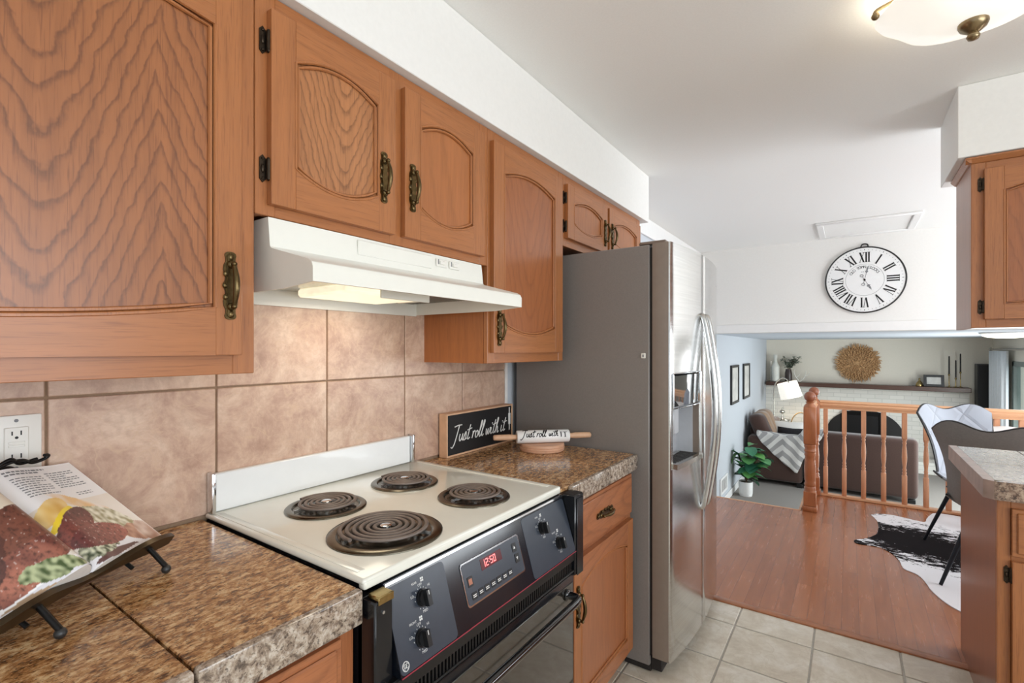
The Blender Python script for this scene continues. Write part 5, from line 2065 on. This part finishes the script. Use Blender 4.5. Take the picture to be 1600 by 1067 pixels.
def bucket_chair(label, loc, rz, group='upholstered bucket dining chairs'):
    """faces local -Y"""
    t = thing('dining_chair', label, 'chair', loc, rz, group)

    def surf(u, v):
        # u -1..1 across, v 0 (front of the seat) .. 1 (top of the back)
        if v < 0.42:
            q = v / 0.42
            y, z = -0.20 + 0.36 * q, 0.455 - 0.025 * math.sin(q * PI)
            w = 0.205 + 0.02 * math.sin(q * PI)
            side = 0.03 + 0.03 * q
        else:
            q = (v - 0.42) / 0.58
            y, z = 0.16 + 0.10 * math.sin(q * PI / 2) + 0.06 * q, 0.455 + 0.03 * 0 + 0.47 * q ** 1.1
            if q < 0.12:
                y = 0.16 + 0.10 * math.sin(q * PI / 2) + 0.06 * q
            w = 0.205 + 0.040 * q - 0.02 * math.sin(q * PI)
            side = 0.06 + 0.05 * math.sin(q * PI * 0.8)
        x = u * w
        c = abs(u) ** 2.4
        if v < 0.42:
            z += side * c
        else:
            q = (v - 0.42) / 0.58
            y -= side * c * 0.9
            z += side * c * (1 - q) * 0.6
            z += q ** 3 * (-0.022 * math.cos(u * PI * 1.5) - 0.040 * abs(u) ** 5 + 0.012)
        return Vector((x, y, z))

    nu, nv = 20, 28
    P = [[surf(-1 + 2 * i / nu, j / nv) for i in range(nu + 1)] for j in range(nv + 1)]
    N = []
    for j in range(nv + 1):
        row = []
        for i in range(nu + 1):
            du = P[j][min(i + 1, nu)] - P[j][max(i - 1, 0)]
            dv = P[min(j + 1, nv)][i] - P[max(j - 1, 0)][i]
            row.append(du.cross(dv).normalized())
        N.append(row)
    # N points to the sitter (up / forward)
    sg = 1 if N[2][nu // 2].z > 0 else -1

    def layer(d0, d1, name, mat, puff):
        m = MB()
        k = nu + 1
        top, bot = [], []
        for j in range(nv + 1):
            for i in range(nu + 1):
                e = min(1.0, min(i, nu - i) / 3.0, min(j, nv - j) / 3.0)
                n = N[j][i] * sg
                top.append(P[j][i] + n * (d1 if not puff else d0 + (d1 - d0) * (0.35 + 0.65 * e)))
                bot.append(P[j][i] + n * (d0 if puff else d0 * (0.5 + 0.5 * e)))
        f1 = [(j * k + i, j * k + i + 1, (j + 1) * k + i + 1, (j + 1) * k + i) for j in range(nv) for i in range(nu)]
        m.add(top, f1)
        m.add(bot, [f[::-1] for f in f1])
        per = [i for i in range(nu + 1)] + [j * k + nu for j in range(1, nv + 1)] + [nv * k + i for i in range(nu - 1, -1, -1)] + [j * k for j in range(nv - 1, 0, -1)]
        L = len(per)
        m.add([top[i] for i in per] + [bot[i] for i in per], [(i, L + i, L + (i + 1) % L, (i + 1) % L) for i in range(L)])
        return m.build(name, mat, t, smooth=60)

    layer(-0.014, 0.002, 'outer_shell', M['shell_grey'], False)
    layer(0.0025, 0.028, 'quilted_lining', M['quilt'], True)
    m = MB()
    edge = [surf(-1, j / nv) for j in range(8, nv + 1)] + [surf(-1 + 2 * i / nu, 1) for i in range(1, nu)] + [surf(1, j / nv) for j in range(nv, 7, -1)]
    m.tube(edge, 0.0065, 6)
    m.build('piping', M['charcoal'], t, smooth=60)
    m = MB()
    m.box(-0.13, 0.13, -0.12, 0.14, 0.395, 0.408, 0.004)
    m.build('seat_plate', M['chair_leg'], t)
    for sx in (-1, 1):
        for sy in (-1, 1):
            m = MB()
            m.tube([(sx * 0.11, 0.01 + sy * 0.10, 0.396), (sx * 0.215, 0.01 + sy * 0.205, 0.0)], [0.014, 0.009], 12)
            m.build('leg', M['chair_leg'], t, smooth=50)
    return t


bucket_chair('grey chair seen from its back, nearest the peninsula counter', (2.106, 3.82, 0.0055), math.radians(180 - 20))
bucket_chair('pale grey quilted chair facing the camera, in front of the railing', (2.13, 4.42, 0.0055), math.radians(30))

# ================================================================ LIVING ROOM
t = thing('sofa', 'brown sectional sofa with its back to the railing', 'sofa', (1.1, 9.0, LOW))
n_ = neg(t)
Z0 = LOW
m = MB()
m.box(0.86, 2.17, 8.50, 8.78, Z0 + 0.06, 0.125, 0.06, seg=4)
m.build('backrest', M['sofa'], t, n_, smooth=60)
m = MB()
m.box(0.06, 0.82, 8.50, 8.80, Z0 + 0.06, -0.02, 0.06, seg=4)
m.build('armrest', M['sofa'], t, n_, smooth=60)
m = MB()
m.box(0.05, 0.34, 8.81, 10.3, Z0 + 0.06, 0.10, 0.06, seg=4)
m.build('backrest', M['sofa'], t, n_, smooth=60)
m = MB()
m.box(0.345, 0.95, 8.81, 10.3, Z0 + 0.06, -0.36, 0.05, seg=3)
m.box(0.955, 2.17, 8.79, 9.45, Z0 + 0.06, -0.36, 0.05, seg=3)
m.build('seat', M['sofa'], t, n_, smooth=60)
for k in range(3):
    y = 8.60 + 0.36 * k
    m = MB()
    m.box(-0.13, 0.13, -0.165, 0.165, -0.27, 0.27, 0.10, seg=5, tf=lambda p, y=y: (0.235 + p.x * 0.9 - p.z * 0.34, y + 0.17 + p.y, 0.075 + p.z * 0.84 + p.x * 0.2))
    m.build('back_cushion', M['sofa'] if k == 0 else M['sofa_hi'], t, n_, smooth=70)
for x, y in ((0.14, 8.56), (0.78, 8.56), (0.95, 8.56), (2.10, 8.56), (0.14, 10.2), (0.85, 10.2), (2.10, 9.38)):
    m = MB(); m.box(x - 0.04, x + 0.04, y - 0.04, y + 0.04, Z0 + 0.001, Z0 + 0.06, 0.006)
    m.build('foot', M['black_feet'], t, n_)

# throw over the corner of the sofa
m = MB()
nu, nv = 26, 26


def throw(u, v):
    # u across, v from the seat side over the top edge and down the front
    x = 0.20 + 0.90 * u
    tri = 1 - abs(u - 0.60) / (0.60 if u < 0.6 else 0.40)
    drop = 0.03 + 0.53 * max(0.0, tri) ** 0.8
    L = 0.16 + drop
    s = v * L
    base = 0.02 if x < 0.77 else 0.02 + min(1, (x - 0.77) / 0.07) * 0.125
    zt = base + 0.012 + 0.008 * math.sin(x * 40) * v
    if s < 0.16:
        return (x, 8.66 - s, zt + 0.03 * max(0, 1 - (x - 0.2) / 0.3))
    return (x, 8.492 - 0.006 * math.sin(x * 30 + s * 8) - 0.004, zt - (s - 0.16))


m.grid(nu, nv, throw)
o = m.build('throw_blanket', M['chevron'], solid=0.008, smooth=60)
tag(o, 'grey and white striped throw over the corner of the brown sofa', 'blanket')


def pillow(name, label, loc, rot, sx, sy, mat):
    m = MB()
    for sg in (-1, 1):
        def f(u, v, sg=sg):
            a, b = 2 * u - 1, 2 * v - 1
            th = 0.075 * ((1 - a * a) * (1 - b * b)) ** 0.42
            k = 1 - 0.06 * (1 - abs(a)) * abs(b) - 0.06 * (1 - abs(b)) * abs(a)
            return (a * sx * k, sg * th, b * sy * k)
        m.grid(14, 14, f)
    o = m.build(name, mat, None, loc, rot, smooth=70)
    return tag(o, label, 'pillow')


pillow('throw_pillow', 'white pillow standing on the brown sofa', (0.56, 9.42, -0.115), (math.radians(-16), 0, math.radians(8)), 0.25, 0.25, M['pillow_w'])
pillow('throw_pillow', 'black textured pillow in front of the white pillow on the sofa', (0.62, 9.16, -0.15), (math.radians(-20), 0, math.radians(-6)), 0.22, 0.22, M['pillow_k'])

# potted fiddle leaf fig
t = thing('potted_plant', 'broad-leaved green plant in a white pot beside the sofa', 'plant', (0.175, 7.66, LOW))
m = MB()
m.lathe([(0.0001, 0.0), (0.082, 0.0), (0.086, 0.02), (0.086, 0.03), (0.083, 0.033), (0.090, 0.036), (0.095, 0.20), (0.092, 0.206), (0.086, 0.20), (0.086, 0.18), (0.0001, 0.18)], n=32)
m.build('pot', M['pot'], t, smooth=45)
m = MB()
m.lathe([(0.0001, 0.186), (0.085, 0.185)], n=20, caps=False)
m.build('soil', M['stem'], t)
stems = [((0, 0, 0.18), (0.02, 0.0, 0.45), (0.04, -0.02, 0.72)), ((0.01, 0.02, 0.18), (-0.06, 0.0, 0.42), (-0.09, 0.0, 0.60)), ((0, -0.02, 0.18), (0.09, -0.03, 0.40), (0.16, -0.04, 0.56))]
m = MB()
for st in stems:
    m.tube(spline(st, 6), 0.007, 8)
m.build('stem', M['stem'], t, smooth=60)
m = MB()
rl = random.Random(11)


def leaf(mb, base, dirv, L, Wd, droop, lim=None):
    d = Vector(dirv).normalized()
    side = d.cross(Vector((0, 0, 1)))
    if side.length < 0.05:
        side = Vector((1, 0, 0))
    side.normalize()
    upv = side.cross(d).normalized()
    n = 8
    vs, fs = [], []
    for i in range(n + 1):
        q = i / n
        c = Vector(base) + d * (L * q) - Vector((0, 0, 1)) * (droop * L * q * q)
        w = Wd * (math.sin(PI * min(1, q * 0.98 + 0.02)) ** 0.7) * (0.62 + 0.55 * q) if q < 1 else 0.002
        for s, up in ((-1, 0.20), (-0.5, 0.06), (0, 0.0), (0.5, 0.06), (1, 0.20)):
            pt = c + side * (s * w) + upv * (up * w + 0.02 * w * math.sin(q * 20 + s))
            if lim is not None:
                pt.x = max(pt.x, lim + 0.01 * abs(s))
            vs.append(pt)
    for i in range(n):
        for k in range(4):
            fs.append((i * 5 + k, i * 5 + k + 1, i * 5 + 6 + k, i * 5 + 5 + k))
    mb.add(vs, fs)


for st in stems:
    P = spline(st, 10)
    for k in range(19):
        b = P[int(4 + k * (len(P) - 5) / 18)]
        a = rl.uniform(0, 2 * PI)
        el = rl.uniform(-0.15, 0.75)
        L = rl.uniform(0.15, 0.23)
        leaf(m, b, (math.cos(a) * math.cos(el) + (0.35 if b.x < -0.05 else 0.1), math.sin(a) * math.cos(el), math.sin(el)), L * 1.2, L * 0.46, rl.uniform(0.2, 0.6), -0.165)
m.build('foliage', M['leaf'], t, smooth=60, normals=False)

# framed pictures and vent on the left wall
for lab, ya, yb in (('tall black-framed picture on the left living room wall, nearer the fridge', 7.474, 8.03), ('tall black-framed picture on the left living room wall, nearer the chimney wall', 8.455, 9.02)):
    t = thing('framed_picture', lab, 'picture', (0.0015, (ya + yb) / 2, 0.555), 0, 'framed pictures on the left living room wall')
    h, w = 0.565, (yb - ya) / 2
    f = 0.035
    m = MB()
    m.box(0, 0.026, -w, -w + f, 0, h, 0.002); m.box(0, 0.026, w - f, w, 0, h, 0.002)
    m.box(0, 0.026, -w + f, w - f, 0, f, 0.002); m.box(0, 0.026, -w + f, w - f, h - f, h, 0.002)
    m.build('frame', M['charcoal'], t)
    m = MB(); m.box(0, 0.012, -w + f, w - f, f, h - f)
    m.build('print', M['picture'], t)
t = thing('floor_vent', 'white slotted air vent low on the left living room wall', 'vent', (0.0015, 7.02, LOW + 0.17))
m = MB()
for a in (-0.22, 0.18):
    m.box(0, 0.014, a, a + 0.04, 0, 0.22, 0.003)
m.box(0, 0.014, -0.18, 0.18, 0, 0.03, 0.003); m.box(0, 0.014, -0.18, 0.18, 0.19, 0.22, 0.003)
m.build('frame', M['trim'], t)
m = MB()
for k in range(5):
    m.box(0.003, 0.012, -0.165 + k * 0.075, -0.135 + k * 0.075, 0.03, 0.19)
m.build('slats', M['trim'], t)
m = MB(); m.box(0, 0.003, -0.18, 0.18, 0.03, 0.19)
m.build('duct', M['charcoal'], t)

# floor lamp with a hanging drum shade
t = thing('floor_lamp', 'arched floor lamp with a white drum shade in the left corner', 'lamp', (0.22, 10.42, LOW))
m = MB()
m.lathe([(0.0001, 0), (0.13, 0), (0.135, 0.01), (0.12, 0.022), (0.03, 0.03), (0.0001, 0.03)], n=32)
m.build('base', M['nickel'], t)
m = MB()
m.tube(spline([(0, 0, 0.03), (0, 0, 0.9), (0.0, 0, 1.30), (0.04, -0.01, 1.47), (0.14, -0.03, 1.56), (0.22, -0.05, 1.54), (0.255, -0.06, 1.48)], 8), 0.010, 10)
m.build('pole', M['nickel'], t, smooth=60)
m = MB()
tilt = math.radians(15)
m.lathe([(0.168, 0.145), (0.184, -0.145), (0.181, -0.145), (0.165, 0.145)], n=40, caps=False)
m.lathe([(0.0001, 0.10), (0.165, 0.10)], n=40, caps=False)
m.build('lamp_shade', M['shade_emissive'], t, (0.262, -0.06, 1.345), (0.05, -tilt, 0), smooth=40)
pl2 = bpy.data.lights.new('corner_glow_lamp', 'POINT')  # weak lamp added for the warm sun-patch glow on the corner wall
pl2.energy = 7
pl2.color = (1.0, 0.85, 0.66)
pl2.shadow_soft_size = 0.05
po = bpy.data.objects.new('corner_glow_lamp', pl2)
po.location = (0.482, 10.36, LOW + 1.30)
COL.objects.link(po)

# mantel shelf and what stands on it
MZ0, MZ1 = 0.632, 0.710
m = MB()
m.box(0.03, 3.055, BW - 0.32, BW - 0.003, MZ0, MZ1, 0.006)
tag(m.build('mantel_shelf', M['shelf']), 'long dark wooden mantel shelf across the white brick', 'shelf')
MY = BW - 0.19
t = thing('bottle_vase', 'tall white ribbed bottle vase at the left end of the mantel', 'vase', (0.185, MY, MZ1))
m = MB()
pr_ = [(0.0001, 0.0), (0.062, 0.0), (0.070, 0.01)]
for k in range(13):
    pr_ += [(0.072, 0.025 + k * 0.022), (0.067, 0.036 + k * 0.022)]
pr_ += [(0.060, 0.32), (0.042, 0.36), (0.030, 0.39), (0.028, 0.45), (0.036, 0.47), (0.036, 0.53), (0.030, 0.535), (0.026, 0.50), (0.0001, 0.49)]
m.lathe(pr_, n=32)
m.build('vase_body', M['vase_white'], t, smooth=50)
m = MB()
m.lathe([(0.0001, 0.0), (0.012, 0.0), (0.012, 0.40), (0.0001, 0.40)], (-0.085, 0.02, 0), n=10)
m.build('glass_rod', M['nickel'], t)
t = thing('leafy_vase', 'dark vase of grey-green eucalyptus on the mantel', 'vase', (0.412, MY, MZ1))
m = MB()
m.lathe([(0.0001, 0), (0.058, 0), (0.064, 0.02), (0.064, 0.17), (0.052, 0.225), (0.050, 0.25), (0.044, 0.245), (0.044, 0.2), (0.0001, 0.2)], n=28)
m.build('vase_body', M['vase_dark'], t, smooth=50)
m = MB()
ml = MB()
re_ = random.Random(21)
for k in range(13):
    a = re_.uniform(0, 2 * PI)
    sp = re_.uniform(0.06, 0.22)
    P = spline([(0, 0, 0.20), (0.35 * sp * math.cos(a), 0.35 * sp * math.sin(a), 0.32), (sp * math.cos(a), 0.6 * sp * math.sin(a), re_.uniform(0.36, 0.50))], 6)
    m.tube(P, 0.003, 5)
    for q in range(4, len(P)):
        for _ in range(3):
            a2 = re_.uniform(0, 2 * PI)
            leaf(ml, P[q], (math.cos(a2), math.sin(a2), re_.uniform(-0.1, 0.8)), re_.uniform(0.045, 0.075), 0.022, 0.2)
m.build('stem', M['stem'], t, smooth=60)
ml.build('foliage', M['leaf_dusty'], t, smooth=60, normals=False)
t = thing('antler_ornament', 'white branching antler ornament beside the dark vase on the mantel', 'ornament', (0.60, MY - 0.03, MZ1))
m = MB()
for pts, r in (([(0.0, 0, 0.012), (-0.06, 0, 0.10), (-0.09, 0, 0.19), (-0.07, 0, 0.26)], 0.013), ([(-0.055, 0, 0.09), (-0.01, 0.0, 0.13), (0.01, 0, 0.17)], 0.010),
               ([(0.0, 0, 0.012), (0.06, 0, 0.06), (0.10, 0, 0.14), (0.11, 0, 0.23)], 0.013), ([(0.09, 0, 0.11), (0.15, 0, 0.15), (0.17, 0, 0.20)], 0.010), ([(0.02, 0, 0.03), (0.04, -0.03, 0.09)], 0.009)):
    P = spline(pts, 5)
    m.tube(P, [r * (1 - 0.65 * i / (len(P) - 1)) for i in range(len(P))], 8)
m.ball((0.0, 0, 0.013), 0.013, 10, (2.2, 1.2, 1))
m.build('antler', M['antler'], t, smooth=60)
t = thing('bell_ornament', 'small brass bell-shaped ornament left of the black frame on the mantel', 'ornament', (2.405, MY, MZ1))
m = MB()
m.lathe([(0.0001, 0), (0.052, 0), (0.055, 0.012), (0.045, 0.05), (0.024, 0.085), (0.012, 0.10), (0.010, 0.115), (0.016, 0.125), (0.010, 0.14), (0.0001, 0.143)], n=24)
m.build('bell', M['brass_hi'], t, smooth=50)
t = thing('photo_frame', 'black photo frame leaning on the mantel', 'picture frame', (2.595, MY - 0.02, MZ1))
m = MB()
w, h, f = 0.135, 0.20, 0.04
for a in ((-w, -w + f, 0, h), (w - f, w, 0, h), (-w + f, w - f, 0, f), (-w + f, w - f, h - f, h)):
    m.box(a[0], a[1], -0.012, 0.012, a[2], a[3], 0.002, tf=lambda p: (p.x, p.y + p.z * 0.15, p.z + 0.002))
m.build('frame', M['charcoal'], t)
m = MB()
m.box(-w + f, w - f, -0.004, 0.004, f, h - f, tf=lambda p: (p.x, p.y + p.z * 0.15, p.z + 0.002))
m.build('print', M['picture'], t)
for lab, x, zt, zc in (('black candle on a glass holder, leftmost of the mantel trio', 2.79, 0.53, 0.22), ('short black candle on a brass holder, middle of the mantel trio', 2.875, 0.46, 0.16), ('tallest black candle on a brass holder, rightmost on the mantel', 2.94, 0.57, 0.26)):
    t = thing('candlestick', lab, 'candlestick', (x, MY + (0.03 if x > 2.9 else -0.02), MZ1), 0, 'candlesticks on the mantel')
    m = MB()
    m.lathe([(0.0001, 0), (0.036, 0), (0.037, 0.006), (0.012, 0.014), (0.006, 0.03), (0.006, zc - 0.03), (0.013, zc - 0.02), (0.016, zc), (0.010, zc), (0.0001, zc - 0.006)], n=20)
    m.build('holder', M['brass_hi'], t, smooth=45)
    m = MB()
    m.lathe([(0.0001, zc - 0.005), (0.0105, zc - 0.005), (0.0095, zt - 0.012), (0.003, zt), (0.0001, zt)], n=14)
    m.build('candle', M['candle'], t, smooth=45)

# woven wall disc
m = MB()
rw = random.Random(9)
m.lathe([(0.0001, -0.004), (0.30, -0.004), (0.31, -0.012), (0.30, -0.02), (0.0001, -0.03)], (0, 0, 0), 'y', 48)
for ring in range(11):
    r = 0.03 + ring * 0.028
    n = max(8, int(2 * PI * r / 0.024))
    for k in range(n):
        a = 2 * PI * (k + rw.random() * 0.7) / n
        ln = rw.uniform(0.03, 0.055) + (0.03 * rw.random() if ring > 8 else 0)
        tw = rw.uniform(-0.8, 0.8)
        b = Vector((r * math.cos(a), -0.022 - 0.012 * rw.random(), r * math.sin(a)))
        e = b + Vector((math.cos(a + tw) * ln, -0.020 * rw.random() - 0.006, math.sin(a + tw) * ln))
        mid = (b + e) / 2 + Vector((0, -0.014, 0))
        m.tube([b, mid, e], [0.006, 0.009, 0.003], 5)
tag(m.build('wall_basket', M['straw'], None, (1.530, BW - 0.002, 1.092), smooth=50), 'round woven straw disc hanging above the mantel', 'wall decoration')

# fireplace with arched black surround
t = thing('fireplace', 'black arched fireplace in the white brick below the mantel', 'fireplace', (1.62, BW - 0.102, LOW))
m = MB()
AW, AH = 0.60, 0.985
ol = [(AW, 0.10), (AW, 0.42)]
for i in range(1, 24):
    a = PI * i / 24
    ol.append((AW * math.cos(a), 0.42 + (AH - 0.42) * math.sin(a) ** 0.85))
ol += [(-AW, 0.42), (-AW, 0.10)]
m.prism(ol, 0.0, -0.03, lambda a, b, d: (a, d, b))
m.build('arch_surround', plain('black_surround', (24, 22, 22), 0.45), t, smooth=30)
m = MB()
x0, x1, z0, z1 = -0.335, 0.265, 0.25, 0.95
for a in ((x0, x0 + 0.04, z0, z1), (x1 - 0.04, x1, z0, z1), (x0 + 0.04, x1 - 0.04, z0, z0 + 0.05), (x0 + 0.04, x1 - 0.04, z1 - 0.07, z1)):
    m.box(a[0], a[1], -0.055, -0.031, a[2], a[3], 0.003)
m.build('firebox_frame', M['iron'], t)
m = MB()
m.box(x0 + 0.04, x1 - 0.04, -0.034, -0.031, z0 + 0.05, z1 - 0.07)
m.build('firebox', M['black_plastic'], t)
rl2 = random.Random(2)
for k in range(4):
    m = MB()
    z = z0 + 0.12 + 0.05 * k
    m.tube([(x0 + 0.07 + 0.05 * k, -0.043, z), (-0.03, -0.045, z + 0.02 * (-1) ** k), (x1 - 0.06 - 0.04 * (k % 2), -0.043, z + 0.05 * (-1) ** k)], 0.010 + 0.0015 * rl2.random(), 8)
    m.build('log', M['log_emissive'], t, smooth=60)
t = thing('hearth', 'low white hearth slab under the fireplace', 'hearth', (1.62, BW - 0.32, LOW))
m = MB()
m.box(-0.62, 1.42, -0.24, 0.185, 0.001, 0.20, 0.01)
m.build('hearth_slab', M['brick'], t)
for lab, x in (('tall slim black bottle on the hearth, the left of two', 2.70), ('tall slim black bottle on the hearth, the right of two', 2.775)):
    t = thing('slim_bottle', lab, 'bottle', (x, BW - 0.40, LOW + 0.2005), 0, 'slim black bottles on the hearth')
    m = MB()
    m.lathe([(0.0001, 0), (0.035, 0), (0.038, 0.02), (0.038, 0.62), (0.02, 0.70), (0.014, 0.74), (0.014, 0.86), (0.017, 0.865), (0.017, 0.885), (0.0001, 0.886)], n=20)
    m.build('bottle_body', M['candle'], t, smooth=50)
t = thing('handled_basket', 'round willow basket with a hoop handle left of the fireplace', 'basket', (0.66, 10.50, LOW))
m = MB()
m.lathe([(0.0001, 0.0), (0.13, 0.0), (0.165, 0.05), (0.175, 0.45), (0.185, 0.62), (0.175, 0.64), (0.165, 0.60), (0.16, 0.1), (0.0001, 0.1)], n=28)
m.build('basket_body', M['basket'], t, smooth=40)
m = MB()
m.tube([(0.17 * math.cos(PI * i / 20), 0, 0.62 + 0.30 * math.sin(PI * i / 20)) for i in range(21)], 0.010, 8)
m.build('hoop_handle', M['basket'], t, smooth=60)
t = thing('side_table', 'slender metal side table beside the floor lamp', 'table', (0.33, 10.86, LOW))
m = MB()
m.lathe([(0.0001, 0.72), (0.13, 0.72), (0.132, 0.728), (0.13, 0.736), (0.0001, 0.736)], n=28)
m.build('table_top', M['nickel'], t)
for k in range(3):
    a = 2 * PI * k / 3
    m = MB()
    m.tube([(0.10 * math.cos(a), 0.10 * math.sin(a), 0.72), (0.12 * math.cos(a), 0.12 * math.sin(a), 0.0)], 0.006, 8)
    m.build('leg', M['nickel'], t)
t = thing('table_ornament', 'small silver knobbed ornament on the metal side table', 'ornament', (0.32, 10.86, LOW + 0.7365))
m = MB()
m.lathe([(0.0001, 0), (0.03, 0), (0.02, 0.02), (0.010, 0.05), (0.010, 0.10), (0.045, 0.12), (0.05, 0.14), (0.04, 0.165), (0.012, 0.175), (0.012, 0.22), (0.0001, 0.225)], n=20)
m.build('ornament_body', M['nickel'], t, smooth=50)

t = thing('floor_speaker', 'tall black floor speaker against the far wall by the curtain', 'speaker', (3.215, BW - 0.17, LOW))
m = MB()
m.box(-0.085, 0.085, -0.12, 0.12, 0.03, 1.86, 0.006)
m.build('cabinet', M['charcoal'], t)
m = MB()
m.box(-0.078, 0.078, -0.135, -0.1205, 0.06, 1.84, 0.004)
m.build('grille', M['tv_black'], t)
m = MB()
m.box(-0.10, 0.10, -0.14, 0.14, 0.0, 0.03, 0.004)
m.build('plinth', M['iron'], t)

# curtain panel at the window, with its rail
t = thing('curtain', 'white gathered curtain beside the living room window', 'curtain', (RL - 0.10, 9.95, LOW))
m = MB()
nu = 90
for sg in (0, 1):
    pass


def cur(u, v):
    y = -0.10 + 0.85 * u
    return (0.035 * math.sin(u * 2 * PI * 8), y, 0.03 + v * 2.05)


m.grid(nu, 6, cur)
m.build('curtain_cloth', M['curtain'], t, solid=0.004, smooth=60)
m = MB()
m.tube([(0.0, -2.9, 2.105), (0.0, 0.80, 2.105)], 0.014, 10)
for y in (-2.9, 0.80):
    m.ball((0, y, 2.105), 0.026, 12)
m.build('curtain_rail', M['nickel'], t, smooth=60)
m = MB()
for y in (-2.5, 0.6):
    m.box(0.0, 0.098, y - 0.01, y + 0.01, 2.095, 2.115)
m.build('wall_bracket', M['nickel'], t)

t = thing('flush_ceiling_light', 'flat white ceiling light in the living room, under the hanging cabinet', 'ceiling light', (2.83, 7.55, LC))
m = MB()
m.lathe([(0.0001, -0.0005), (0.22, -0.0005), (0.225, -0.01), (0.21, -0.02), (0.0001, -0.02)], n=40)
m.build('mounting_plate', M['trim'], t)
m = MB()
m.lathe([(0.20, -0.0205), (0.195, -0.04), (0.15, -0.058), (0.08, -0.066), (0.0001, -0.068)], n=40, caps=False)
m.build('diffuser', emissive('lit_diffuser', (255, 246, 224), 2.0), t, smooth=60)
